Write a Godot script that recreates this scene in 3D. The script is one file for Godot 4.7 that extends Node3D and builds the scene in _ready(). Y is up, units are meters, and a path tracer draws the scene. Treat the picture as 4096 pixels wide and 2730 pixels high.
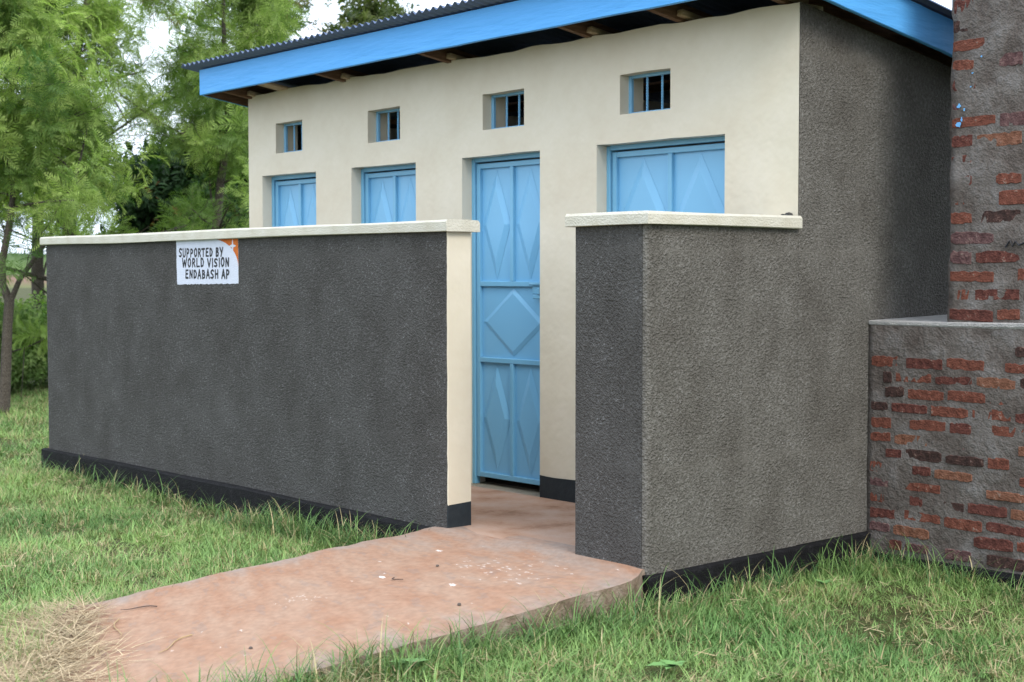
extends Node3D
# A small block of four blue doors behind a rough grey screen wall, a brick building beside it, trees behind.

const LEN := 5.392      # length of the facade
const SCREEN_Z := 1.153 # face of the screen walls
const WALL_T := 0.17
const CAP_LOW := 1.635
const CAP_TOP := 1.699
const FACADE_TOP := 2.815
const DEPTH := 2.3
const SLOPE := 0.145
const BRICK_Z := -0.63

var rng := RandomNumberGenerator.new()
var waver := FastNoiseLite.new()
var mats := {}
var taken := {}

# ---------------------------------------------------------------- helpers
func mk() -> SurfaceTool:
	var st := SurfaceTool.new()
	st.begin(Mesh.PRIMITIVE_TRIANGLES)
	st.set_smooth_group(-1)
	return st

func tri(st: SurfaceTool, a: Vector3, b: Vector3, c: Vector3, n: Vector3) -> void:
	if (b - a).cross(c - a).dot(n) > 0.0:
		st.add_vertex(a); st.add_vertex(c); st.add_vertex(b)
	else:
		st.add_vertex(a); st.add_vertex(b); st.add_vertex(c)

func quad(st: SurfaceTool, a: Vector3, b: Vector3, c: Vector3, d: Vector3, n: Vector3) -> void:
	tri(st, a, b, c, n)
	tri(st, a, c, d, n)

func uv_tri(st: SurfaceTool, p: Array, uv: Array, n: Vector3) -> void:
	var order := [0, 1, 2]
	if (p[1] - p[0]).cross(p[2] - p[0]).dot(n) > 0.0:
		order = [0, 2, 1]
	for k in order:
		st.set_uv(uv[k])
		st.add_vertex(p[k])

# a box whose edges are chamfered by b
func box(st: SurfaceTool, lo: Vector3, hi: Vector3, b := 0.0) -> void:
	var c := (lo + hi) * 0.5
	var h := (hi - lo) * 0.5
	b = minf(b, minf(h.x, minf(h.y, h.z)) * 0.6)
	for ax in 3:
		var u := (ax + 1) % 3
		var v := (ax + 2) % 3
		for s in [-1.0, 1.0]:
			var pts := []
			for k in [[-1.0, -1.0], [1.0, -1.0], [1.0, 1.0], [-1.0, 1.0]]:
				var p := Vector3.ZERO
				p[ax] = s * h[ax]
				p[u] = k[0] * (h[u] - b)
				p[v] = k[1] * (h[v] - b)
				pts.append(c + p)
			var n := Vector3.ZERO
			n[ax] = s
			quad(st, pts[0], pts[1], pts[2], pts[3], n)
	if b <= 0.0:
		return
	for ax in 3:
		var u := (ax + 1) % 3
		var v := (ax + 2) % 3
		for su in [-1.0, 1.0]:
			for sv in [-1.0, 1.0]:
				var pts := []
				for k in [[-1.0, 0], [1.0, 0], [1.0, 1], [-1.0, 1]]:
					var p := Vector3.ZERO
					p[ax] = k[0] * (h[ax] - b)
					p[u] = su * (h[u] - (b if k[1] == 0 else 0.0))
					p[v] = sv * (h[v] - (0.0 if k[1] == 0 else b))
					pts.append(c + p)
				var n := Vector3.ZERO
				n[u] = su
				n[v] = sv
				quad(st, pts[0], pts[1], pts[2], pts[3], n)
	for sx in [-1.0, 1.0]:
		for sy in [-1.0, 1.0]:
			for sz in [-1.0, 1.0]:
				var s := Vector3(sx, sy, sz)
				tri(st, c + s * (h - Vector3(0, b, b)), c + s * (h - Vector3(b, 0, b)), c + s * (h - Vector3(b, b, 0)), s)

# a board between two points: w across (along side), t thick (along up)
func beam(st: SurfaceTool, a: Vector3, b: Vector3, side: Vector3, w: float, t: float, bev := 0.0) -> void:
	var f := (b - a).normalized()
	var s := side.normalized()
	var u := s.cross(f).normalized()
	var tmp := mk()
	box(tmp, Vector3(-w * 0.5, -t * 0.5, 0), Vector3(w * 0.5, t * 0.5, a.distance_to(b)), bev)
	var m := tmp.commit()
	st.append_from(m, 0, Transform3D(Basis(s, u, f), a))

# a tapered tube through points with radii
func tube(st: SurfaceTool, pts: Array, radii: Array, sides := 6) -> void:
	var rings := []
	for i in pts.size():
		var d: Vector3 = (pts[mini(i + 1, pts.size() - 1)] - pts[maxi(i - 1, 0)]).normalized()
		var x := d.cross(Vector3(0.31, 0.2, 0.93)).normalized()
		var y := d.cross(x).normalized()
		var ring := []
		for k in sides:
			var an := TAU * k / sides
			ring.append(pts[i] + (x * cos(an) + y * sin(an)) * radii[i])
		rings.append(ring)
	for i in pts.size() - 1:
		var mid: Vector3 = (pts[i] + pts[i + 1]) * 0.5
		for k in sides:
			var k2 := (k + 1) % sides
			var a: Vector3 = rings[i][k]
			quad(st, a, rings[i][k2], rings[i + 1][k2], rings[i + 1][k], (a + rings[i][k2]) * 0.5 - mid - (pts[i + 1] - pts[i]) * ((a - mid).dot(pts[i + 1] - pts[i]) / maxf((pts[i + 1] - pts[i]).length_squared(), 1e-9)))

# a closed profile carried along a line of points with lateral vectors; every ring is a little uneven
func sweep(st: SurfaceTool, pts: Array, lats: Array, profile: Array, rough: float, seed_at := 0.0) -> void:
	var rings := []
	for i in pts.size():
		var ring := []
		for k in profile.size():
			var pr: Vector2 = profile[k]
			var p: Vector3 = pts[i] + lats[i] * pr.x + Vector3.UP * pr.y
			var q := p * 9.0 + Vector3(seed_at, k * 3.7, 0)
			p += (lats[i] * waver.get_noise_3dv(q) + Vector3.UP * waver.get_noise_3dv(q + Vector3(50, 9, 4))) * rough
			ring.append(p)
		rings.append(ring)
	var n := profile.size()
	for i in pts.size() - 1:
		var mid := Vector3.ZERO
		for k in n:
			mid += rings[i][k] + rings[i + 1][k]
		mid /= 2.0 * n
		for k in n:
			var k2 := (k + 1) % n
			var q: Vector3 = (rings[i][k] + rings[i][k2] + rings[i + 1][k] + rings[i + 1][k2]) * 0.25
			quad(st, rings[i][k], rings[i][k2], rings[i + 1][k2], rings[i + 1][k], q - mid)
	for e in [0, pts.size() - 1]:
		var mid := Vector3.ZERO
		for k in n:
			mid += rings[e][k]
		mid /= n
		var out: Vector3 = pts[e] - pts[1 if e == 0 else e - 1]
		for k in n:
			tri(st, mid, rings[e][k], rings[e][(k + 1) % n], out)

func numbered(called: String) -> String:
	if not taken.has(called):
		taken[called] = 0
		return called
	taken[called] += 1
	return "%s_%03d" % [called, taken[called]]

func tag(o: Node, label: String, category: String, group := "", kind := "") -> void:
	o.set_meta("label", label)
	if category != "": o.set_meta("category", category)
	if group != "": o.set_meta("group", group)
	if kind != "": o.set_meta("kind", kind)

func thing(called: String, label: String, category: String, at := Vector3.ZERO, turn := 0.0, group := "") -> Node3D:
	var o := Node3D.new()
	o.name = numbered(called)
	add_child(o, true)
	o.position = at
	o.rotation.y = turn
	tag(o, label, category, group)
	return o

func obj(called: String, st: SurfaceTool, m: Material, parent: Node = self, smooth := false) -> MeshInstance3D:
	if smooth: st.index()
	st.generate_normals()
	return piece(called, st.commit(), m, parent)

func piece(called: String, mesh: Mesh, m: Material, parent: Node = self) -> MeshInstance3D:
	var o := MeshInstance3D.new()
	o.mesh = mesh
	o.material_override = m
	o.name = numbered(called) if parent == self else called
	parent.add_child(o, true)
	return o

func many(called: String, mesh: Mesh, m: Material, where: Array, colors: Array, parent: Node = self) -> MultiMeshInstance3D:
	var mm := MultiMesh.new()
	mm.transform_format = MultiMesh.TRANSFORM_3D
	mm.use_colors = true
	mm.mesh = mesh
	mm.instance_count = where.size()
	for i in where.size():
		mm.set_instance_transform(i, where[i])
		mm.set_instance_color(i, colors[i])
	var o := MultiMeshInstance3D.new()
	o.multimesh = mm
	o.material_override = m
	o.name = numbered(called) if parent == self else called
	parent.add_child(o, true)
	o.set_meta("kind", "stuff")
	return o

# ---------------------------------------------------------------- textures
func noise_bytes(size: int, seed_: int, freq: float, oct := 3, type := FastNoiseLite.TYPE_SIMPLEX_SMOOTH, ridged := false) -> PackedByteArray:
	var n := FastNoiseLite.new()
	n.noise_type = type
	n.seed = seed_
	n.frequency = freq
	n.fractal_octaves = oct
	n.fractal_type = FastNoiseLite.FRACTAL_RIDGED if ridged else FastNoiseLite.FRACTAL_FBM
	if type == FastNoiseLite.TYPE_CELLULAR:
		n.cellular_return_type = FastNoiseLite.RETURN_DISTANCE
		n.fractal_type = FastNoiseLite.FRACTAL_NONE
	var im := n.get_seamless_image(size, size, false, false, 0.12, true)
	im.convert(Image.FORMAT_L8)
	return im.get_data()

func ramp(stops: Array) -> PackedByteArray:
	var g := Gradient.new()
	var offs := PackedFloat32Array()
	var cols := PackedColorArray()
	for s in stops:
		offs.append(s[0])
		cols.append(s[1])
	g.offsets = offs
	g.colors = cols
	var lut := PackedByteArray()
	lut.resize(768)
	for i in 256:
		var c := g.sample(i / 255.0)
		lut[i * 3] = int(clampf(c.r, 0, 1) * 255)
		lut[i * 3 + 1] = int(clampf(c.g, 0, 1) * 255)
		lut[i * 3 + 2] = int(clampf(c.b, 0, 1) * 255)
	return lut

# layers: [bytes, weight]; the sum plus bias runs through the ramp
func ramp_tex(size: int, layers: Array, bias: float, stops: Array) -> ImageTexture:
	var lut := ramp(stops)
	var out := PackedByteArray()
	out.resize(size * size * 3)
	var a: PackedByteArray = layers[0][0]
	var wa: float = layers[0][1]
	var b: PackedByteArray = layers[1][0] if layers.size() > 1 else a
	var wb: float = layers[1][1] if layers.size() > 1 else 0.0
	var c: PackedByteArray = layers[2][0] if layers.size() > 2 else a
	var wc: float = layers[2][1] if layers.size() > 2 else 0.0
	var off := bias * 255.0
	for i in size * size:
		var v := int(a[i] * wa + b[i] * wb + c[i] * wc + off)
		if v < 0: v = 0
		elif v > 255: v = 255
		v *= 3
		var j := i * 3
		out[j] = lut[v]
		out[j + 1] = lut[v + 1]
		out[j + 2] = lut[v + 2]
	var im := Image.create_from_data(size, size, false, Image.FORMAT_RGB8, out)
	im.generate_mipmaps()
	return ImageTexture.create_from_image(im)

func height_tex(size: int, layers: Array, bias := 0.0) -> ImageTexture:
	return ramp_tex(size, layers, bias, [[0.0, Color.BLACK], [1.0, Color.WHITE]])

func lin(r: float, g: float, b: float) -> Color:
	return Color(r, g, b).linear_to_srgb()

func grey(v: float) -> Color:
	return lin(v, v, v)

func plain(c: Color, rough := 0.7, metal := 0.0, spec := 0.5) -> StandardMaterial3D:
	var m := StandardMaterial3D.new()
	m.albedo_color = c
	m.roughness = rough
	m.metallic = metal
	m.metallic_specular = spec
	return m

# world triplanar: albedo tile of so many metres, relief, and a second slower pattern multiplied in
func surfaced(tex: Texture2D, tile: Vector3, relief: Texture2D = null, cm := 0.0, over: Texture2D = null, over_tile := Vector3.ONE, rough := 0.9) -> StandardMaterial3D:
	var m := plain(Color.WHITE, rough, 0.0, 0.3)
	m.albedo_texture = tex
	m.uv1_triplanar = true
	m.uv1_world_triplanar = true
	m.uv1_triplanar_sharpness = 8.0
	m.uv1_scale = Vector3(1.0 / tile.x, 1.0 / tile.y, 1.0 / tile.z)
	if relief:
		m.heightmap_enabled = true
		m.heightmap_texture = relief
		m.heightmap_scale = cm
	if over:
		m.detail_enabled = true
		m.detail_albedo = over
		m.detail_blend_mode = BaseMaterial3D.BLEND_MODE_MUL
		m.detail_uv_layer = BaseMaterial3D.DETAIL_UV_2
		m.uv2_triplanar = true
		m.uv2_world_triplanar = true
		m.uv2_triplanar_sharpness = 8.0
		m.uv2_scale = Vector3(1.0 / over_tile.x, 1.0 / over_tile.y, 1.0 / over_tile.z)
	return m

func make_materials() -> void:
	var s := 768
	var lump2 := noise_bytes(s, 4, 0.045, 4)
	var fine := noise_bytes(s, 5, 0.12, 3)
	var broad := noise_bytes(s, 6, 0.006, 4)
	var grit := noise_bytes(s, 7, 0.1, 1, FastNoiseLite.TYPE_CELLULAR)
	var rough_h := height_tex(s, [[grit, -0.45], [fine, 0.55], [lump2, 0.35]], 0.25)
	# rough-cast: dark cement grey with paler specks where the paint was rubbed
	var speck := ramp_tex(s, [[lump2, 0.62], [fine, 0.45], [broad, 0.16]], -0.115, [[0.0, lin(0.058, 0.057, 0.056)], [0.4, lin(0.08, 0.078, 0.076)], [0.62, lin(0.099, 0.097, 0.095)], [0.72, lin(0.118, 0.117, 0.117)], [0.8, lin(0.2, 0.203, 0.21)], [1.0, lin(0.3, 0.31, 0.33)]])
	var streak := ramp_tex(512, [[noise_bytes(512, 11, 0.012, 5), 0.8], [noise_bytes(512, 12, 0.03, 3), 0.35]], -0.08, [[0.0, lin(0.7, 0.68, 0.665)], [0.35, lin(0.83, 0.82, 0.81)], [0.6, lin(0.92, 0.915, 0.91)], [0.8, grey(1.0)], [1.0, lin(1.0, 1.0, 1.0)]])
	mats.rough = surfaced(speck, Vector3(0.95, 1.05, 0.95), rough_h, 1.4, streak, Vector3(3.1, 4.3, 3.1), 0.88)
	var speck_lit := ramp_tex(s, [[lump2, 0.62], [fine, 0.45], [broad, 0.2]], -0.13, [[0.0, lin(0.088, 0.083, 0.075)], [0.4, lin(0.136, 0.129, 0.117)], [0.62, lin(0.174, 0.166, 0.152)], [0.74, lin(0.215, 0.208, 0.196)], [0.9, lin(0.23, 0.23, 0.228)], [1.0, lin(0.32, 0.32, 0.32)]])  # same roughcast, paler and warmer: the stronger side light is put into its colour
	mats.rough_lit_side = surfaced(speck_lit, Vector3(0.95, 1.05, 0.95), rough_h, 1.4, streak, Vector3(3.4, 4.9, 3.4), 0.88)
	# cream paint on trowelled plaster
	var soft := height_tex(512, [[noise_bytes(512, 21, 0.012, 4), 0.8], [noise_bytes(512, 22, 0.09, 2), 0.2]])
	var cream := ramp_tex(512, [[noise_bytes(512, 23, 0.008, 4), 0.7], [noise_bytes(512, 24, 0.05, 3), 0.3]], 0.0, [[0.0, lin(0.61, 0.545, 0.43)], [0.5, lin(0.65, 0.595, 0.48)], [1.0, lin(0.69, 0.635, 0.53)]])
	mats.cream = surfaced(cream, Vector3(2.6, 2.6, 2.6), soft, 0.5, null, Vector3.ONE, 0.55)
	var cap := ramp_tex(512, [[noise_bytes(512, 25, 0.012, 5), 0.75], [noise_bytes(512, 26, 0.08, 3), 0.3]], -0.02, [[0.0, lin(0.4, 0.36, 0.28)], [0.25, lin(0.54, 0.515, 0.43)], [0.6, lin(0.58, 0.56, 0.48)], [1.0, lin(0.63, 0.615, 0.55)]])
	mats.cap = surfaced(cap, Vector3(0.9, 0.9, 0.9), rough_h, 0.4, null, Vector3.ONE, 0.6)
	# black bitumen paint
	var tar := ramp_tex(512, [[noise_bytes(512, 31, 0.02, 4), 0.7], [noise_bytes(512, 32, 0.12, 3), 0.4]], -0.06, [[0.0, lin(0.005, 0.005, 0.006)], [0.6, lin(0.009, 0.009, 0.011)], [0.82, lin(0.022, 0.022, 0.025)], [1.0, lin(0.1, 0.095, 0.09)]])
	mats.tar = surfaced(tar, Vector3(0.8, 0.8, 0.8), rough_h, 0.5, null, Vector3.ONE, 0.75)
	mats.plinth_paint = surfaced(ramp_tex(512, [[noise_bytes(512, 33, 0.02, 4), 0.7], [noise_bytes(512, 34, 0.12, 3), 0.3]], 0.0, [[0.0, lin(0.018, 0.024, 0.03)], [1.0, lin(0.032, 0.04, 0.046)]]), Vector3(0.7, 0.7, 0.7), soft, 0.3, null, Vector3.ONE, 0.5)
	# blue paints
	var wood_n := noise_bytes(512, 41, 0.01, 5)
	var fasc := ramp_tex(512, [[wood_n, 0.7], [noise_bytes(512, 42, 0.06, 2), 0.3]], 0.0, [[0.0, lin(0.075, 0.31, 0.7)], [0.2, lin(0.1, 0.39, 0.84)], [1.0, lin(0.115, 0.42, 0.88)]])
	mats.fascia = surfaced(fasc, Vector3(2.4, 0.35, 2.4), height_tex(512, [[wood_n, 0.9]]), 0.35, null, Vector3.ONE, 0.45)
	mats.door = plain(lin(0.17, 0.43, 0.64), 0.42)
	mats.door_panel = plain(lin(0.185, 0.46, 0.71), 0.36)
	mats.window_blue = plain(lin(0.2, 0.44, 0.66), 0.45)
	mats.sheet = plain(lin(0.12, 0.16, 0.27), 0.42, 0.55)
	# raw timber
	var grain := ramp_tex(512, [[noise_bytes(512, 51, 0.02, 4), 0.8], [noise_bytes(512, 52, 0.1, 2), 0.25]], 0.0, [[0.0, lin(0.07, 0.04, 0.025)], [0.5, lin(0.14, 0.08, 0.05)], [1.0, lin(0.22, 0.14, 0.085)]])
	mats.timber = surfaced(grain, Vector3(0.25, 0.25, 2.0), null, 0.0, null, Vector3.ONE, 0.8)
	var pale := ramp_tex(512, [[noise_bytes(512, 53, 0.02, 4), 0.8], [noise_bytes(512, 54, 0.1, 2), 0.25]], 0.0, [[0.0, lin(0.26, 0.18, 0.11)], [0.5, lin(0.38, 0.29, 0.2)], [1.0, lin(0.5, 0.42, 0.31)]])
	mats.pale_timber = surfaced(pale, Vector3(0.2, 0.2, 2.0), null, 0.0, null, Vector3.ONE, 0.8)
	mats.inside = surfaced(cream, Vector3(1.3, 1.3, 1.3), soft, 0.4)
	# mortar and brick
	var mort_h := height_tex(s, [[lump2, 0.35], [fine, 0.25], [broad, 0.55]], -0.05)
	var mort := ramp_tex(s, [[broad, 0.75], [lump2, 0.3], [fine, 0.22]], -0.13, [[0.0, lin(0.075, 0.062, 0.055)], [0.3, lin(0.12, 0.1, 0.09)], [0.55, lin(0.165, 0.146, 0.135)], [0.8, lin(0.215, 0.2, 0.195)], [1.0, lin(0.3, 0.295, 0.29)]])
	mats.mortar = surfaced(mort, Vector3(1.3, 1.3, 1.3), mort_h, 1.6, streak, Vector3(2.7, 2.2, 2.7))
	var tones := [[lin(0.13, 0.047, 0.033), lin(0.2, 0.072, 0.049)], [lin(0.09, 0.033, 0.027), lin(0.15, 0.055, 0.043)], [lin(0.045, 0.027, 0.024), lin(0.08, 0.043, 0.037)], [lin(0.17, 0.075, 0.047), lin(0.23, 0.11, 0.073)], [lin(0.095, 0.05, 0.05), lin(0.16, 0.094, 0.09)]]
	var b1 := noise_bytes(256, 61, 0.03, 4)
	var b2 := noise_bytes(256, 62, 0.12, 2)
	var brick_h := height_tex(256, [[b1, 0.6], [b2, 0.4]])
	for k in tones.size():
		var t := ramp_tex(256, [[b1, 0.8], [b2, 0.35]], -0.08, [[0.0, tones[k][0] * 0.8], [0.35, tones[k][0]], [0.72, tones[k][1]], [0.86, lin(0.24, 0.17, 0.14)], [1.0, lin(0.26, 0.22, 0.2)]])
		mats["brick_%d" % k] = surfaced(t, Vector3(0.4, 0.4, 0.4), brick_h, 0.8)
	mats.ledge = surfaced(ramp_tex(512, [[noise_bytes(512, 63, 0.02, 4), 0.9]], 0.0, [[0.0, grey(0.3)], [1.0, lin(0.5, 0.48, 0.46)]]), Vector3(0.7, 0.7, 0.7), rough_h, 0.8)
	mats.splash = plain(lin(0.14, 0.42, 0.8), 0.4)
	# red-dusted screed
	var floor_t := ramp_tex(s, [[broad, 0.85], [lump2, 0.22], [fine, 0.15]], -0.1, [[0.0, lin(0.22, 0.115, 0.07)], [0.35, lin(0.37, 0.22, 0.15)], [0.65, lin(0.42, 0.275, 0.205)], [1.0, lin(0.44, 0.33, 0.27)]])
	mats.court = surfaced(floor_t, Vector3(1.7, 1.7, 1.7), mort_h, 0.4)
	mats.slab_side = surfaced(ramp_tex(512, [[noise_bytes(512, 71, 0.012, 5), 0.75], [noise_bytes(512, 72, 0.07, 3), 0.3]], 0.0, [[0.0, lin(0.1, 0.07, 0.05)], [0.4, lin(0.2, 0.15, 0.11)], [0.7, lin(0.27, 0.215, 0.17)], [1.0, lin(0.34, 0.29, 0.25)]]), Vector3(0.8, 0.8, 0.8), mort_h, 1.0)
	# soil and thatch under the grass
	var soil := ramp_tex(s, [[lump2, 0.5], [fine, 0.4], [broad, 0.4]], -0.15, [[0.0, lin(0.02, 0.018, 0.01)], [0.4, lin(0.05, 0.06, 0.02)], [0.7, lin(0.1, 0.1, 0.04)], [1.0, lin(0.22, 0.18, 0.09)]])
	mats.soil = surfaced(soil, Vector3(0.9, 0.9, 0.9), mort_h, 1.5)
	mats.bark = surfaced(ramp_tex(512, [[noise_bytes(512, 81, 0.03, 4), 0.9]], 0.05, [[0.0, lin(0.035, 0.028, 0.022)], [0.5, lin(0.1, 0.085, 0.07)], [1.0, lin(0.22, 0.2, 0.17)]]), Vector3(0.15, 0.5, 0.15), brick_h, 2.0)
	for k in ["leaf", "grass", "dry"]:
		var m := plain(Color.WHITE, 0.55 if k != "dry" else 0.8, 0.0, 0.35)
		m.vertex_color_use_as_albedo = true
		m.cull_mode = BaseMaterial3D.CULL_DISABLED
		m.backlight_enabled = true
		m.backlight = Color(0.8, 0.9, 0.5) if k == "leaf" else Color(0.4, 0.42, 0.25)
		mats[k] = m
	mats.weed = plain(lin(0.16, 0.32, 0.1), 0.5)
	mats.sign_white = surfaced(ramp_tex(256, [[b1, 1.0]], 0.0, [[0.0, lin(0.64, 0.68, 0.8)], [1.0, lin(0.7, 0.74, 0.86)]]), Vector3(0.5, 0.5, 0.5), rough_h, 0.45, null, Vector3.ONE, 0.6)
	mats.sign_orange = surfaced(ramp_tex(256, [[b1, 1.0]], 0.0, [[0.0, lin(0.58, 0.14, 0.02)], [1.0, lin(0.68, 0.18, 0.03)]]), Vector3(0.5, 0.5, 0.5), rough_h, 0.45, null, Vector3.ONE, 0.6)
	mats.sign_ink = plain(lin(0.012, 0.014, 0.022), 0.6)

# ---------------------------------------------------------------- ground
func ground_y(x: float, z: float) -> float:
	var y := -0.19 - 0.055 * smoothstep(5.7, 6.7, x) * (1.0 - smoothstep(0.5, 2.5, z))
	y += 0.03 * smoothstep(3.2, 4.4, z) * smoothstep(2.0, 4.0, x)
	y += 0.01 * smoothstep(5.3, 5.5, x) * (1.0 - smoothstep(5.6, 6.1, x)) * smoothstep(1.0, 1.5, z)
	y += waver.get_noise_2d(x * 5.0, z * 5.0) * 0.018
	return y

func path_y(z: float) -> float:
	return -0.058 * maxf(z - 1.2, 0.0) + (0.0 if z < 1.2 else -0.003)

func build_ground() -> void:
	var xs := []
	var x := -14.0
	while x <= 14.01:
		xs.append(x); x += 0.28
	var zs := []
	var z := -9.0
	while z <= 12.01:
		zs.append(z); z += 0.28
	for e in [20.0, 34.0, 60.0, 110.0, 160.0]:
		xs.append(e); xs.push_front(-e)
		zs.append(e); zs.push_front(-e)
	var st := mk()
	st.set_smooth_group(0)
	for i in xs.size() - 1:
		for k in zs.size() - 1:
			var c := []
			for q in [[0, 0], [1, 0], [1, 1], [0, 1]]:
				var px: float = xs[i + q[0]]
				var pz: float = zs[k + q[1]]
				c.append(Vector3(px, ground_y(px, pz), pz))
			quad(st, c[0], c[1], c[2], c[3], Vector3.UP)
	var g := obj("ground", st, mats.soil, self, true)
	tag(g, "brown soil under the lawn around the block", "ground", "", "structure")
	# rolling farmland far off
	st = mk()
	st.set_smooth_group(0)
	var rings := [140.0, 180.0, 230.0, 300.0, 380.0, 480.0, 620.0, 800.0, 1050.0, 1400.0]
	var fields := FastNoiseLite.new()
	fields.seed = 5
	fields.frequency = 0.006
	fields.noise_type = FastNoiseLite.TYPE_CELLULAR
	fields.cellular_return_type = FastNoiseLite.RETURN_CELL_VALUE
	var seg := 180
	for r in rings.size() - 1:
		for a in seg:
			var c := []
			var col := []
			for q in [[0, 0], [1, 0], [1, 1], [0, 1]]:
				var rr: float = rings[r + q[0]]
				var an: float = TAU * (a + q[1]) / seg
				var p := Vector3(cos(an) * rr, 0, sin(an) * rr)
				p.y = -0.3 + maxf(0.0, (rr - 180.0)) * 0.012 + waver.get_noise_2d(p.x * 0.12, p.z * 0.12) * (rr - 140.0) * 0.016
				c.append(p)
				var v := fields.get_noise_2d(p.x * 1.5, p.z * 0.8)
				col.append(Color(0.2, 0.13, 0.1) if v > 0.15 else (Color(0.12, 0.17, 0.06) if v > -0.4 else Color(0.06, 0.1, 0.04)))
			for t in [[0, 1, 2], [0, 2, 3]]:
				var o: Array = t
				if (c[t[1]] - c[t[0]]).cross(c[t[2]] - c[t[0]]).y > 0:
					o = [t[0], t[2], t[1]]
				for k in o:
					st.set_color(col[k])
					st.add_vertex(c[k])
	var hm := plain(Color.WHITE, 0.95, 0.0, 0.1)
	hm.vertex_color_use_as_albedo = true
	g = obj("hills", st, hm, self, true)
	tag(g, "distant rolling farmland with brown and green fields", "hills", "", "structure")

func build_path() -> void:
	# the ramp that leads from the doorway down to the grass
	var w := 512
	var h := 896
	var im := Image.create(w, h, false, Image.FORMAT_RGB8)
	var n1 := FastNoiseLite.new(); n1.seed = 90; n1.frequency = 0.006; n1.fractal_octaves = 5
	var n2 := FastNoiseLite.new(); n2.seed = 91; n2.frequency = 0.06; n2.fractal_octaves = 3
	var n3 := FastNoiseLite.new(); n3.seed = 92; n3.frequency = 0.02; n3.fractal_octaves = 4
	var red := Color(0.345, 0.195, 0.128)
	var tan_ := Color(0.375, 0.25, 0.182)
	var gry := Color(0.28, 0.24, 0.22)
	for y in h:
		for x in w:
			var a := n1.get_noise_2d(x, y * 1.6)
			var b := n2.get_noise_2d(x, y)
			var c := n3.get_noise_2d(x * 0.7, y * 1.5)
			var col := red.lerp(tan_, clampf(0.5 + a * 0.9 + c * 0.25, 0, 1))
			# greyer, bare cement towards the wall foot and along the sides
			var edge := maxf(1.0 - y / 210.0, maxf(1.0 - x / 60.0, 1.0 - (w - x) / 70.0))
			col = col.lerp(gry, clampf(edge * 0.55 + a * 0.5 + c * 0.3 - 0.1, 0.0, 0.7))
			if c < -0.36: col = col.lerp(gry, 0.25)
			col *= 1.0 + b * 0.14 + c * 0.08
			im.set_pixel(x, y, lin(clampf(col.r, 0, 1), clampf(col.g, 0, 1), clampf(col.b, 0, 1)))
	# splashes of white paint and plaster
	rng.seed = 55
	var blots := []
	for k in 16:
		blots.append([rng.randf_range(0.05, 0.95), rng.randf_range(0.03, 0.95), rng.randf_range(0.8, 2.6), 0.6])
	for k in 70:
		var o := Vector2(rng.randfn(0.62, 0.09), rng.randfn(0.2, 0.035))
		blots.append([o.x, o.y, rng.randf_range(0.6, 2.6), 0.5])
	for k in 24:
		blots.append([rng.randfn(0.45, 0.03), rng.randfn(0.55, 0.02), rng.randf_range(0.6, 2.2), 0.35])
	blots.append([0.66, 0.31, 5.0, 1.0]); blots.append([0.42, 0.38, 5.5, 0.9]); blots.append([0.3, 0.2, 5.0, 0.9])
	for q in blots:
		var r: float = q[2]
		for dy in range(-8, 9):
			for dx in range(-8, 9):
				var d := Vector2(dx * 0.75, dy * 1.3).length() + n2.get_noise_2d(q[0] * 900.0 + dx * 5.0, q[1] * 900.0 + dy * 5.0) * 4.0
				var px := int(q[0] * w) + dx
				var py := int(q[1] * h) + dy
				if d < r and px >= 0 and py >= 0 and px < w and py < h:
					im.set_pixel(px, py, im.get_pixel(px, py).lerp(Color(0.9, 0.87, 0.86), q[3]))
	im.generate_mipmaps()
	var m := plain(Color.WHITE, 0.85, 0.0, 0.3)
	m.albedo_texture = ImageTexture.create_from_image(im)
	m.heightmap_enabled = true
	m.heightmap_texture = height_tex(512, [[noise_bytes(512, 73, 0.02, 4), 0.6], [noise_bytes(512, 74, 0.1, 3), 0.4]])
	m.heightmap_scale = 0.8
	var st := mk()
	st.set_smooth_group(0)
	var z0 := 1.0
	var z1 := 4.0
	var n := 40
	var nx := 14
	var edge_l := func(z: float) -> float: return 3.80 + 0.035 * waver.get_noise_1d(z * 40.0) + 0.02 * waver.get_noise_1d(z * 160.0) - (0.02 * (z - 1.0) if z < 2.6 else 0.032 - 0.06 * (z - 2.6))
	var edge_r := func(z: float) -> float: return 5.475 + 0.02 * waver.get_noise_1d(z * 60.0 + 300.0) + 0.014 * waver.get_noise_1d(z * 190.0) - 0.11 * (1.0 - smoothstep(1.17, 1.3, z))
	var point := func(i: int, k: int) -> Vector3:
		var z := lerpf(z0, lerpf(3.3, 4.4, float(k) / nx), float(i) / n)
		var l: float = edge_l.call(z)
		var r: float = edge_r.call(z)
		var t := float(k) / nx
		var end_bow := 0.04 * sin(t * PI) * smoothstep(0.7, 1.0, float(i) / n) + 0.1 * waver.get_noise_1d(t * 90.0) * smoothstep(0.8, 1.0, float(i) / n)
		var x := lerpf(l, r, t)
		return Vector3(x, path_y(z) + 0.006 * waver.get_noise_2d(x * 14.0, z * 14.0) - (0.006 if k == 0 or k == nx else 0.0), z + end_bow)
	for i in n:
		for k in nx:
			var ps := [point.call(i, k), point.call(i, k + 1), point.call(i + 1, k + 1), point.call(i + 1, k)]
			var us := []
			for q in [[0, 0], [0, 1], [1, 1], [1, 0]]:
				us.append(Vector2(float(k + q[1]) / nx, float(i + q[0]) / n))
			uv_tri(st, [ps[0], ps[1], ps[2]], [us[0], us[1], us[2]], Vector3.UP)
			uv_tri(st, [ps[0], ps[2], ps[3]], [us[0], us[2], us[3]], Vector3.UP)
	var root := thing("concrete_path", "reddish dusty concrete ramp leading from the doorway gap down to the grass", "path")
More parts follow.
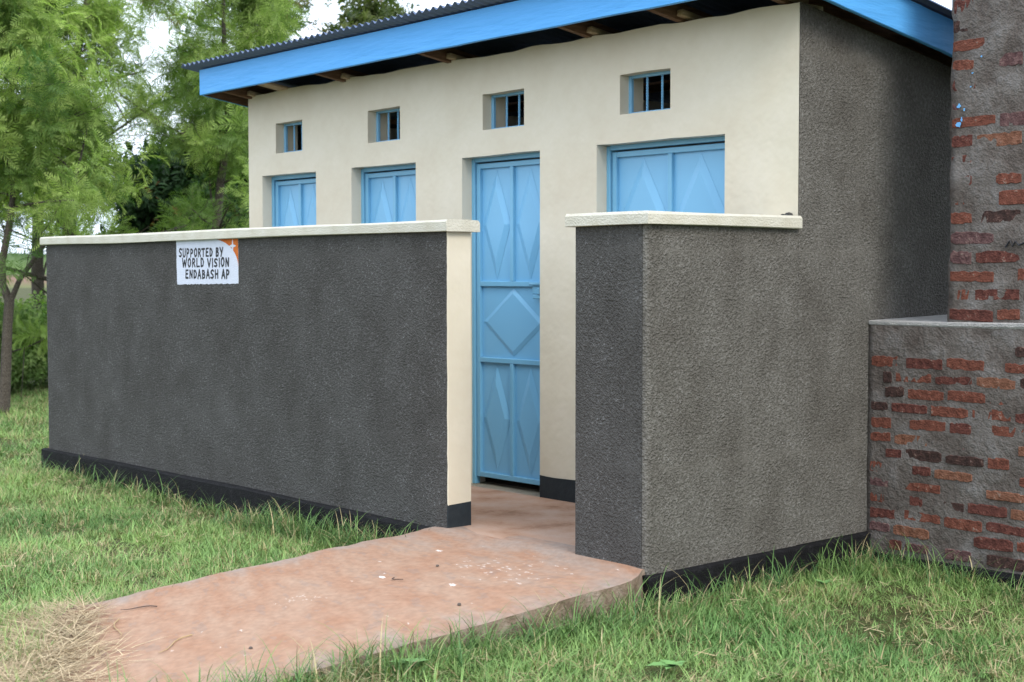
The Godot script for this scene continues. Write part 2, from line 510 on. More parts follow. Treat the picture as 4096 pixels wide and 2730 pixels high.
	root.set_meta("kind", "structure")
	obj("path_top", st, m, root, true)
	st = mk()
	for i in n:
		for side in [0, nx]:
			var a: Vector3 = point.call(i, side)
			var b: Vector3 = point.call(i + 1, side)
			var out := Vector3(-1 if side == 0 else 1, 0, 0)
			var mid := Vector3(0, -0.05, 0) + out * 0.006
			var low := Vector3(0, -0.3, 0) + out * 0.02
			quad(st, a, b, b + mid, a + mid, out)
			quad(st, a + mid, b + mid, b + low, a + low, out)
	for k in nx:
		var a: Vector3 = point.call(n, k)
		var b: Vector3 = point.call(n, k + 1)
		quad(st, a, b, b + Vector3(0, -0.3, 0.02), a + Vector3(0, -0.3, 0.02), Vector3(0, 0, 1))
	obj("path_side", st, mats.slab_side, root)
	# floor of the passage behind the screen walls
	st = mk()
	box(st, Vector3(-1.24, -0.32, -0.19), Vector3(LEN - 0.02, 0.0, SCREEN_Z - 0.01))
	var g := obj("courtyard_floor", st, mats.court)
	tag(g, "red dusted screed floor of the passage between screen walls and blue doors", "floor", "", "structure")

# ---------------------------------------------------------------- the latrine block
func wall_with_openings(st: SurfaceTool, x0: float, x1: float, y0: float, y1: float, zf: float, zb: float, holes: Array) -> void:
	var xs := [x0, x1]
	var ys := [y0, y1]
	for hrect in holes:
		xs.append_array([hrect[0], hrect[1]])
		ys.append_array([hrect[2], hrect[3]])
	var x := x0
	while x < x1:
		xs.append(x); x += 0.09
	xs.sort(); ys.sort()
	for i in xs.size() - 1:
		for k in ys.size() - 1:
			if xs[i + 1] - xs[i] < 1e-5 or ys[k + 1] - ys[k] < 1e-5: continue
			var c := Vector2((xs[i] + xs[i + 1]) * 0.5, (ys[k] + ys[k + 1]) * 0.5)
			var open := false
			for hrect in holes:
				if c.x > hrect[0] and c.x < hrect[1] and c.y > hrect[2] and c.y < hrect[3]: open = true
			if open: continue
			var p := []
			for q in [[0, 0], [1, 0], [1, 1], [0, 1]]:
				p.append(wavy(Vector3(xs[i + q[0]], ys[k + q[1]], zf), holes, y1))
			quad(st, p[0], p[1], p[2], p[3], Vector3(0, 0, 1))
			for j in 4:
				p[j].z = zb
			quad(st, p[0], p[1], p[2], p[3], Vector3(0, 0, -1))
			if k == ys.size() - 2:
				quad(st, p[3], p[2], p[2] + Vector3(0, 0, zf - zb), p[3] + Vector3(0, 0, zf - zb), Vector3.UP)
	for hrect in holes:
		var hx := []
		for v in xs:
			if v >= hrect[0] - 1e-6 and v <= hrect[1] + 1e-6: hx.append(v)
		for i in hx.size() - 1:
			for e in [2, 3]:
				var a := wavy(Vector3(hx[i], hrect[e], zf), holes, y1)
				var b := wavy(Vector3(hx[i + 1], hrect[e], zf), holes, y1)
				quad(st, a, b, Vector3(b.x, b.y, zb), Vector3(a.x, a.y, zb), Vector3(0, 1 if e == 2 else -1, 0))
		for e in [0, 1]:
			var hy := []
			for v in ys:
				if v >= hrect[2] - 1e-6 and v <= hrect[3] + 1e-6: hy.append(v)
			for i in hy.size() - 1:
				var a := wavy(Vector3(hrect[e], hy[i], zf), holes, y1)
				var b := wavy(Vector3(hrect[e], hy[i + 1], zf), holes, y1)
				quad(st, a, b, Vector3(b.x, b.y, zb), Vector3(a.x, a.y, zb), Vector3(1 if e == 0 else -1, 0, 0))

# hand-trowelled edges: the lintels and the top of the wall are never quite straight
func wavy(p: Vector3, holes: Array, top: float) -> Vector3:
	var n := waver.get_noise_2d(p.x * 34.0, p.y * 34.0)
	if absf(p.y - top) < 1e-5:
		return p + Vector3(0, n * 0.016, 0)
	for hrect in holes:
		if absf(p.y - hrect[3]) < 1e-5 and p.x > hrect[0] - 1e-5 and p.x < hrect[1] + 1e-5:
			return p + Vector3(0, n * 0.006, 0)
	return p

func door_panel(w: float, h: float, inset: float, plateau: float, lift: float) -> SurfaceTool:
	var st := mk()
	box(st, Vector3(-w * 0.5, -h * 0.5, -0.006), Vector3(w * 0.5, h * 0.5, 0.0))
	var a := Vector2(w * 0.5 - inset, h * 0.5 - inset)
	var o := [Vector3(0, a.y, 0.0015), Vector3(a.x, 0, 0.0015), Vector3(0, -a.y, 0.0015), Vector3(-a.x, 0, 0.0015)]
	var i := []
	for p in o:
		i.append(Vector3(p.x * plateau, p.y * plateau, lift))
	for k in 4:
		var k2 := (k + 1) % 4
		quad(st, o[k], o[k2], i[k2], i[k], o[k] + o[k2] + Vector3(0, 0, 0.3))
	quad(st, i[0], i[1], i[2], i[3], Vector3(0, 0, 1))
	return st

func build_door(parent: Node3D, x0: float, x1: float, with_bolt: bool, wide: bool) -> Node3D:
	var top := 2.166
	var low := 0.05
	var zf := -0.085
	var fr := mk()
	for r in [[x0 - 0.02, x0 + 0.028, 0.0, top], [x1 - 0.028, x1 + 0.02, 0.0, top]]:
		box(fr, Vector3(r[0], r[2], zf - 0.045), Vector3(r[1], r[3], zf), 0.002)
	box(fr, Vector3(x0 + 0.028, top - 0.026, zf - 0.045), Vector3(x1 - 0.028, top + 0.01, zf), 0.002)
	var door := obj("door", fr, mats.door, parent)
	var zl := zf - 0.012
	var a := x0 + 0.034
	var b := x1 - 0.034
	var t := top - 0.036
	var leaf := mk()
	box(leaf, Vector3(a, low, zl - 0.03), Vector3(a + 0.034, t, zl), 0.003)
	box(leaf, Vector3(b - 0.034, low, zl - 0.03), Vector3(b, t, zl), 0.003)
	obj("stile", leaf, mats.door, door)
	for y in [low + 0.018, 0.834, 1.337, t - 0.017]:
		leaf = mk()
		box(leaf, Vector3(a + 0.034, y - 0.0165, zl - 0.03), Vector3(b - 0.034, y + 0.0165, zl - 0.001), 0.003)
		obj("rail", leaf, mats.door, door)
	var mid := (a + b) * 0.5
	for r in [[low + 0.0345, 0.8175], [1.3535, t - 0.0335]]:
		leaf = mk()
		box(leaf, Vector3(mid - 0.016, r[0], zl - 0.03), Vector3(mid + 0.016, r[1], zl - 0.0015), 0.003)
		obj("stile", leaf, mats.door, door)
		for s in [0, 1]:
			var xa: float = a + 0.034 if s == 0 else mid + 0.016
			var xb: float = mid - 0.016 if s == 0 else b - 0.034
			var p := obj("panel", door_panel(xb - xa, r[1] - r[0], 0.012, 0.67 if not wide else 0.72, 0.017), mats.door_panel, door)
			p.position = Vector3((xa + xb) * 0.5, (r[0] + r[1]) * 0.5, zl - 0.0245)
	var pm := obj("panel", door_panel(b - a - 0.068, 1.3205 - 0.8505, 0.012, 0.85, 0.011), mats.door_panel, door)
	pm.position = Vector3(mid, 1.0855, zl - 0.0245)
	if with_bolt:
		var bo := mk()
		box(bo, Vector3(b - 0.125, 1.275, zl + 0.002), Vector3(b - 0.012, 1.332, zl + 0.016), 0.003)
		box(bo, Vector3(b - 0.108, 1.243, zl + 0.002), Vector3(b - 0.008, 1.268, zl + 0.03), 0.004)
		beam(bo, Vector3(b - 0.145, 1.338, zl + 0.022), Vector3(b + 0.012, 1.338, zl + 0.022), Vector3(0, 1, 0), 0.02, 0.02, 0.005)
		box(bo, Vector3(b - 0.06, 1.272, zl + 0.012), Vector3(b - 0.035, 1.312, zl + 0.04), 0.004)
		obj("bolt", bo, mats.door, door)
	else:
		var bo := mk()
		box(bo, Vector3(b - 0.1, 1.27, zl + 0.002), Vector3(b - 0.012, 1.325, zl + 0.012), 0.003)
		beam(bo, Vector3(b - 0.12, 1.3, zl + 0.016), Vector3(b + 0.012, 1.3, zl + 0.016), Vector3(0, 1, 0), 0.018, 0.018, 0.005)
		obj("bolt", bo, mats.door, door)
	return door

func build_window(parent: Node3D, x0: float, x1: float, y0: float, y1: float) -> void:
	var zf := -0.075
	var st := mk()
	var w := 0.021
	for r in [[x0 - 0.004, x0 + w], [x1 - w, x1 + 0.004]]:
		box(st, Vector3(r[0], y0 - 0.003, zf - 0.022), Vector3(r[1], y1 + 0.003, zf), 0.002)
	for r in [[y0 - 0.003, y0 + w * 0.8], [y1 - w * 0.8, y1 + 0.003]]:
		box(st, Vector3(x0 + w, r[0], zf - 0.022), Vector3(x1 - w, r[1], zf - 0.001), 0.002)
	var win := obj("window", st, mats.window_blue, parent)
	for k in 2:
		var x := lerpf(x0 + w, x1 - w, (k + 1) / 3.0)
		# a twisted square bar
		var bar := mk()
		var n := 36
		var prev := []
		for i in n + 1:
			var y := lerpf(y0 + w * 0.8, y1 - w * 0.8, float(i) / n)
			var ring := []
			for q in 4:
				var an := TAU * q / 4.0 + i * 0.55
				ring.append(Vector3(x + cos(an) * 0.0075, y, zf - 0.011 + sin(an) * 0.0075))
			if i > 0:
				for q in 4:
					var q2 := (q + 1) % 4
					quad(bar, prev[q], prev[q2], ring[q2], ring[q], (prev[q] + prev[q2]) * 0.5 - Vector3(x, prev[q].y, zf - 0.011))
			prev = ring
		obj("bar", bar, mats.window_blue, win)

func roof_y(x: float, z: float) -> float:   # top edge of the fascia boards, and the plane that the sheets lie on
	return 3.004 + 0.0072 * (x + 0.18) - SLOPE * (0.33 - z)

func build_block() -> void:
	var root := thing("latrine_building", "cream toilet block with four blue metal doors, barred windows and blue fascia", "building")
	var doors := [[0.198, 0.941], [1.394, 2.1495], [2.644, 3.4025], [3.901, 4.8905]]
	var wins := [[0.396, 0.762], [1.597, 1.974], [2.855, 3.256], [4.092, 4.489]]
	var holes := []
	for d in doors:
		holes.append([d[0], d[1], 0.0, 2.1694])
	for w in wins:
		holes.append([w[0], w[1], 2.3346, 2.5656])
	var st := mk()
	wall_with_openings(st, 0.0, LEN - 0.004, 0.0, FACADE_TOP, 0.0, -0.2, holes)
	quad(st, Vector3(0, 0, 0), Vector3(0, FACADE_TOP, 0), Vector3(0, FACADE_TOP, -0.2), Vector3(0, 0, -0.2), Vector3(-1, 0, 0))
	obj("front_wall", st, mats.cream, root)
	# gable walls, under the falling roof
	for g in [[LEN - 0.2, LEN, mats.rough_lit_side], [0.0, 0.2, mats.rough]]:
		st = mk()
		var xa: float = g[0]
		var xb: float = g[1]
		if xa > 1.0: xb = LEN
		var za := -0.2 if xa < 1.0 else -0.002
		var zb := -DEPTH
		var ya := FACADE_TOP + SLOPE * za
		var yb := FACADE_TOP + SLOPE * zb
		if xa > 1.0:
			# outer skin reaches the facade corner, the core stops behind it
			var c := [Vector3(xb, -0.03, za), Vector3(xb, ya, za), Vector3(xb, yb, zb), Vector3(xb, -0.03, zb)]
			quad(st, c[0], c[1], c[2], c[3], Vector3(1, 0, 0))
			quad(st, Vector3(xb - 0.003, 0, za), Vector3(xb - 0.003, ya, za), c[1], c[0], Vector3(0, 0, 1))
			za = -0.202
			ya = FACADE_TOP + SLOPE * za
			quad(st, Vector3(xa, 0, za), Vector3(xa, ya, za), Vector3(xa, yb, zb), Vector3(xa, 0, zb), Vector3(-1, 0, 0))
			quad(st, Vector3(xa, ya, za), Vector3(xb, ya, za), Vector3(xb, yb, zb), Vector3(xa, yb, zb), Vector3(0, 1, 0))
			quad(st, Vector3(xa, 0, za), Vector3(xb - 0.004, 0, za), Vector3(xb - 0.004, ya, za), Vector3(xa, ya, za), Vector3(0, 0, 1))
			quad(st, Vector3(xa, 0, zb), Vector3(xb, 0, zb), Vector3(xb, yb, zb), Vector3(xa, yb, zb), Vector3(0, 0, -1))
		else:
			for f in [[xa, -1.0], [xb, 1.0]]:
				quad(st, Vector3(f[0], 0, za - 0.002), Vector3(f[0], ya, za - 0.002), Vector3(f[0], yb, zb), Vector3(f[0], 0, zb), Vector3(f[1], 0, 0))
			quad(st, Vector3(xa, ya, za), Vector3(xb, ya, za), Vector3(xb, yb, zb), Vector3(xa, yb, zb), Vector3(0, 1, 0))
			quad(st, Vector3(xa, 0, zb), Vector3(xb, 0, zb), Vector3(xb, yb, zb), Vector3(xa, yb, zb), Vector3(0, 0, -1))
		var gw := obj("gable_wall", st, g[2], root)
		if xa > 1.0: gw.set_meta("label", "tall rough grey gable wall above the end of the screen wall")
	st = mk()
	box(st, Vector3(0.2, 0.0, -DEPTH + 0.002), Vector3(LEN - 0.2, FACADE_TOP + SLOPE * -DEPTH, -DEPTH + 0.2))
	obj("back_wall", st, mats.inside, root)
	for x in [1.17, 2.4, 3.65]:
		st = mk()
		box(st, Vector3(x - 0.06, 0.0, -DEPTH + 0.2), Vector3(x + 0.06, 2.5, -0.201))
		obj("partition_wall", st, mats.inside, root)
	st = mk()
	box(st, Vector3(0.2, -0.1, -DEPTH + 0.2), Vector3(LEN - 0.2, -0.004, -0.2))
	obj("inner_floor", st, mats.slab_side, root)
	# black painted band along the foot of the facade
	var from := 0.0
	for d in doors + [[LEN - 0.005, 9.0]]:
		st = mk()
		var n := 8
		var pts := []
		for i in n + 1:
			var x := lerpf(from + 0.003, d[0] - 0.003, float(i) / n)
			pts.append(Vector3(x, 0.138 + 0.006 * waver.get_noise_1d(x * 60.0), 0.004))
		for i in n:
			var a: Vector3 = pts[i]
			var b: Vector3 = pts[i + 1]
			quad(st, Vector3(a.x, 0.001, 0.004), Vector3(b.x, 0.001, 0.004), b, a, Vector3(0, 0, 1))
			quad(st, a, b, b - Vector3(0, 0, 0.0045), a - Vector3(0, 0, 0.0045), Vector3.UP)
		var e: Vector3 = pts[0]
		quad(st, Vector3(e.x, 0.001, 0.004), e, Vector3(e.x, e.y, -0.08), Vector3(e.x, 0.001, -0.08), Vector3(-1, 0, 0))
		obj("painted_base", st, mats.plinth_paint, root)
		from = d[1]
	for i in 4:
		build_door(root, doors[i][0], doors[i][1], i == 2, i == 3)
		build_window(root, wins[i][0], wins[i][1], 2.3346, 2.5656)
	# black plinth along the gable
	plinth_x(root, LEN + 0.034, -0.05, -DEPTH, -0.031)
	build_roof(root)

func plinth_x(parent: Node3D, x: float, z0: float, z1: float, top: float) -> void:
	var st := mk()
	var pts := []
	var lats := []
	var n := maxi(4, int(absf(z1 - z0) / 0.05))
	for i in n + 1:
		pts.append(Vector3(x, 0, lerpf(z0, z1, float(i) / n)))
		lats.append(Vector3(1, 0, 0))
	sweep(st, pts, lats, [Vector2(-0.09, -0.4), Vector2(-0.09, top), Vector2(-0.014, top), Vector2(-0.003, top - 0.01), Vector2(0, top - 0.02), Vector2(0, -0.4)], 0.012, 4.0)
	obj("plinth", st, mats.tar, parent)

func build_roof(root: Node3D) -> void:
	var fl := -0.18
	var fr := 5.562
	var zf := 0.33
	var zb := -DEPTH - 0.15
	var board := func(a: Vector3, b: Vector3, h: float, out: Vector3, t: float, m: Material, called: String) -> void:
		var st := mk()
		var n := 24
		for i in n:
			var p: Vector3 = a.lerp(b, float(i) / n)
			var q: Vector3 = a.lerp(b, float(i + 1) / n)
			p += out * 0.003 * waver.get_noise_1d(i * 7.0)
			q += out * 0.003 * waver.get_noise_1d((i + 1) * 7.0)
			var hp := Vector3(0, -h + 0.003 * waver.get_noise_1d(i * 11.0 + 70), 0)
			var hq := Vector3(0, -h + 0.003 * waver.get_noise_1d((i + 1) * 11.0 + 70), 0)
			var bv := Vector3(0, 0.004, 0) - out * 0.0
			quad(st, p, q, q + hq + bv, p + hp + bv, out)
			quad(st, p + hp + bv, q + hq + bv, q + hq - out * 0.004, p + hp - out * 0.004, out + Vector3.DOWN)
			quad(st, p + hp - out * 0.004, q + hq - out * 0.004, q + hq - out * t, p + hp - out * t, Vector3.DOWN)
			quad(st, p, q, q - out * t, p - out * t, Vector3.UP)
		for e in [[a, a - b], [b, b - a]]:
			var p: Vector3 = e[0]
			quad(st, p, p - out * t, p - out * t - Vector3(0, h, 0), p - Vector3(0, h, 0), e[1])
		obj(called, st, m, root)
		# the unpainted inner face
		st = mk()
		var u := -out * (t + 0.0015)
		quad(st, a + u, b + u, b + u - Vector3(0, h - 0.002, 0), a + u - Vector3(0, h - 0.002, 0), -out)
		quad(st, a + u, b + u, b + u + out * 0.001, a + u + out * 0.001, Vector3.UP)
		obj("board_back", st, mats.timber, root)
	var a0 := Vector3(fl, roof_y(fl, zf), zf)
	var b0 := Vector3(fr, roof_y(fr, zf), zf)
	board.call(a0, b0, 0.195, Vector3(0, 0, 1), 0.025, mats.fascia, "fascia_board")
	board.call(Vector3(fr, roof_y(fr, zf - 0.026), zf - 0.026), Vector3(fr, roof_y(fr, zb), zb), 0.195, Vector3(1, 0, 0), 0.025, mats.fascia, "barge_board")
	board.call(Vector3(fl, roof_y(fl, zf - 0.026), zf - 0.026), Vector3(fl, roof_y(fl, zb), zb), 0.195, Vector3(-1, 0, 0), 0.025, mats.fascia, "barge_board")
	# rafters and purlins
	for x in [0.035, 1.31, 2.515, 3.835, 4.55, 5.27]:
		var st := mk()
		beam(st, Vector3(x, roof_y(x, zf) - 0.125, zf - 0.028), Vector3(x, roof_y(x, zb) - 0.125, zb), Vector3(1, 0, 0), 0.045, 0.1, 0.003)
		obj("rafter", st, mats.timber, root)
		# the pale cut blocks that sit on the wall head
		st = mk()
		beam(st, Vector3(x + 0.05, roof_y(x, 0.05) - 0.14, 0.05), Vector3(x + 0.05, roof_y(x, -0.14) - 0.14, -0.14), Vector3(1, 0, 0), 0.045, 0.035, 0.003)
		obj("rafter_block", st, mats.pale_timber, root)
	var plank := mk()
	beam(plank, Vector3(0.5, roof_y(0.5, zf) - 0.14, zf - 0.028), Vector3(0.5, roof_y(0.5, -0.3) - 0.14, -0.3), Vector3(1, 0, 0), 0.14, 0.02, 0.003)
	obj("soffit_plank", plank, mats.pale_timber, root)
	for z in [0.24, -0.7, -1.5, -2.3]:
		var st := mk()
		beam(st, Vector3(fl + 0.03, roof_y(fl, z) - 0.036, z), Vector3(fr - 0.03, roof_y(fr, z) - 0.036, z), Vector3(0, 0, 1), 0.05, 0.065, 0.002)
		obj("purlin", st, mats.timber, root)
	# corrugated sheets
	var pitch := 0.0715
	var x0 := -0.315
	var n := int((5.66 - x0) / pitch)
	var per := 8
	var overhang := zf + 0.09
	var st := mk()
	st.set_smooth_group(0)
	var bump := func(i: int) -> float: return 0.0125 * (1.0 - cos(TAU * i / per)) + 0.016
	for i in n * per:
		var xa := x0 + pitch * i / per
		var xb := x0 + pitch * (i + 1) / per
		var zj := 0.008 * waver.get_noise_1d(floorf(float(i) / (per * 10)) * 37.0)
		var c := []
		for q in [[xa, overhang + zj, i], [xb, overhang + zj, i + 1], [xb, zb - 0.05, i + 1], [xa, zb - 0.05, i]]:
			c.append(Vector3(q[0], roof_y(q[0], q[1]) + bump.call(q[2]), q[1]))
		quad(st, c[0], c[1], c[2], c[3], Vector3.UP)
		var d := Vector3(0, -0.0015, 0)
		quad(st, c[0] + d, c[1] + d, c[2] + d, c[3] + d, Vector3.DOWN)
		quad(st, c[0], c[1], c[1] + d, c[0] + d, Vector3(0, 0, 1))
	obj("roof_sheet", st, mats.sheet, root, true)

# ---------------------------------------------------------------- screen walls
func cap_profile() -> Array:
	var w := WALL_T * 0.5 + 0.034
	return [Vector2(-w, CAP_LOW + 0.004), Vector2(-w, CAP_TOP - 0.012), Vector2(-w + 0.01, CAP_TOP), Vector2(0, CAP_TOP + 0.004), Vector2(w - 0.01, CAP_TOP), Vector2(w, CAP_TOP - 0.012), Vector2(w, CAP_LOW + 0.004), Vector2(w - 0.006, CAP_LOW), Vector2(0, CAP_LOW), Vector2(-w + 0.006, CAP_LOW)]

func run(a: Vector3, b: Vector3, lat: Vector3, pts: Array, lats: Array, step := 0.03) -> void:
	var n := maxi(2, int(a.distance_to(b) / step))
	for i in n + 1:
		pts.append(a.lerp(b, float(i) / n))
		lats.append(lat)

const STROKES := {
	"S": [[0.9, 0.88, 0.6, 1.0, 0.2, 0.92, 0.08, 0.74, 0.3, 0.56, 0.68, 0.42, 0.8, 0.2, 0.5, 0.02, 0.05, 0.1]],
	"U": [[0.1, 1.0, 0.1, 0.25, 0.3, 0.02, 0.65, 0.05, 0.85, 0.3, 0.88, 1.0]],
	"P": [[0.12, 0.0, 0.16, 1.0], [0.14, 0.96, 0.6, 0.98, 0.85, 0.78, 0.65, 0.5, 0.15, 0.42]],
	"O": [[0.5, 1.0, 0.15, 0.8, 0.08, 0.35, 0.35, 0.02, 0.75, 0.15, 0.92, 0.6, 0.75, 0.95, 0.5, 1.0]],
	"R": [[0.12, 0.0, 0.16, 1.0], [0.14, 0.96, 0.62, 0.98, 0.84, 0.76, 0.6, 0.52, 0.15, 0.46], [0.45, 0.5, 0.9, 0.0]],
	"T": [[0.0, 0.97, 1.0, 1.0], [0.5, 0.98, 0.48, 0.0]],
	"E": [[0.85, 0.98, 0.18, 0.96, 0.12, 0.03, 0.85, 0.02], [0.15, 0.5, 0.7, 0.54]],
	"D": [[0.14, 0.0, 0.14, 0.98, 0.6, 0.92, 0.9, 0.55, 0.65, 0.1, 0.14, 0.02]],
	"B": [[0.14, 0.0, 0.16, 0.98, 0.65, 0.95, 0.75, 0.72, 0.45, 0.54, 0.2, 0.53], [0.45, 0.54, 0.85, 0.4, 0.75, 0.1, 0.14, 0.02]],
	"Y": [[0.05, 1.0, 0.48, 0.48], [0.95, 1.0, 0.4, 0.0]],
	"W": [[0.0, 1.0, 0.2, 0.0, 0.5, 0.75, 0.72, 0.0, 1.0, 1.0]],
	"L": [[0.15, 1.0, 0.14, 0.04, 0.9, 0.05]],
	"V": [[0.02, 1.0, 0.45, 0.0, 0.95, 1.0]],
	"I": [[0.5, 1.0, 0.48, 0.0]],
	"N": [[0.1, 0.0, 0.14, 1.0, 0.82, 0.05, 0.9, 1.0]],
	"A": [[0.0, 0.0, 0.5, 1.0, 0.92, 0.0], [0.18, 0.33, 0.8, 0.36]],
	"H": [[0.12, 1.0, 0.12, 0.0], [0.88, 1.0, 0.86, 0.0], [0.12, 0.5, 0.88, 0.54]],
}

# brush lettering: every stroke is a thin ridge of paint
func brush(text: String, at: Vector3, width: float, height: float, pen: float) -> SurfaceTool:
	var st := mk()
	var units := 0.0
	for ch in text:
		units += 0.55 if ch == " " else (0.5 if ch == "I" else (1.3 if ch == "W" else 1.0))
	var step := width / units
	var x := at.x
	var cam_up := 0.0004
	for ch in text:
		var adv := step * (0.55 if ch == " " else (0.5 if ch == "I" else (1.3 if ch == "W" else 1.0)))
		if STROKES.has(ch):
			var gw := adv * 0.74
			var lean := rng.randf_range(-0.06, 0.1) * height * 0.3
			var dy := rng.randf_range(-0.03, 0.03) * height
			var gh := height * rng.randf_range(0.94, 1.05)
			for s in STROKES[ch]:
				var pts := []
				var k := 0
				while k < s.size():
					pts.append(Vector2(x + adv * 0.1 + s[k] * gw + lean * s[k + 1], at.y + dy + s[k + 1] * gh))
					k += 2
				cam_up += 0.00005
				for i in pts.size():
					# round dab at every joint
					var p: Vector2 = pts[i]
					var r := pen * 0.5 * rng.randf_range(0.9, 1.12)
					for q in 8:
						var a := TAU * q / 8.0
						var b := TAU * (q + 1) / 8.0
						tri(st, Vector3(p.x, p.y, at.z + cam_up), Vector3(p.x + cos(a) * r, p.y + sin(a) * r, at.z + cam_up), Vector3(p.x + cos(b) * r, p.y + sin(b) * r, at.z + cam_up), Vector3(0, 0, 1))
					if i + 1 < pts.size():
						var q2: Vector2 = pts[i + 1]
						var d := (q2 - p).normalized()
						var nrm := Vector2(-d.y, d.x) * pen * 0.5 * rng.randf_range(0.88, 1.1)
						var z := at.z + cam_up + 0.00003
						quad(st, Vector3(p.x + nrm.x, p.y + nrm.y, z), Vector3(q2.x + nrm.x, q2.y + nrm.y, z), Vector3(q2.x - nrm.x, q2.y - nrm.y, z), Vector3(p.x - nrm.x, p.y - nrm.y, z), Vector3(0, 0, 1))
		x += adv
	return st

# a flat painted patch of a given outline, a hair thick
func patch(outline: Array, z: float, thick: float) -> SurfaceTool:
	var st := mk()
	var poly := PackedVector2Array(outline)
	var idx := Geometry2D.triangulate_polygon(poly)
	for i in range(0, idx.size(), 3):
		tri(st, Vector3(poly[idx[i]].x, poly[idx[i]].y, z + thick), Vector3(poly[idx[i + 1]].x, poly[idx[i + 1]].y, z + thick), Vector3(poly[idx[i + 2]].x, poly[idx[i + 2]].y, z + thick), Vector3(0, 0, 1))
	var c := Vector2.ZERO
	for p in poly: c += p
	c /= poly.size()
	for i in poly.size():
		var a := poly[i]
		var b := poly[(i + 1) % poly.size()]
		var m := (a + b) * 0.5 - c
		quad(st, Vector3(a.x, a.y, z), Vector3(b.x, b.y, z), Vector3(b.x, b.y, z + thick), Vector3(a.x, a.y, z + thick), Vector3(m.x, m.y, 0))
	return st

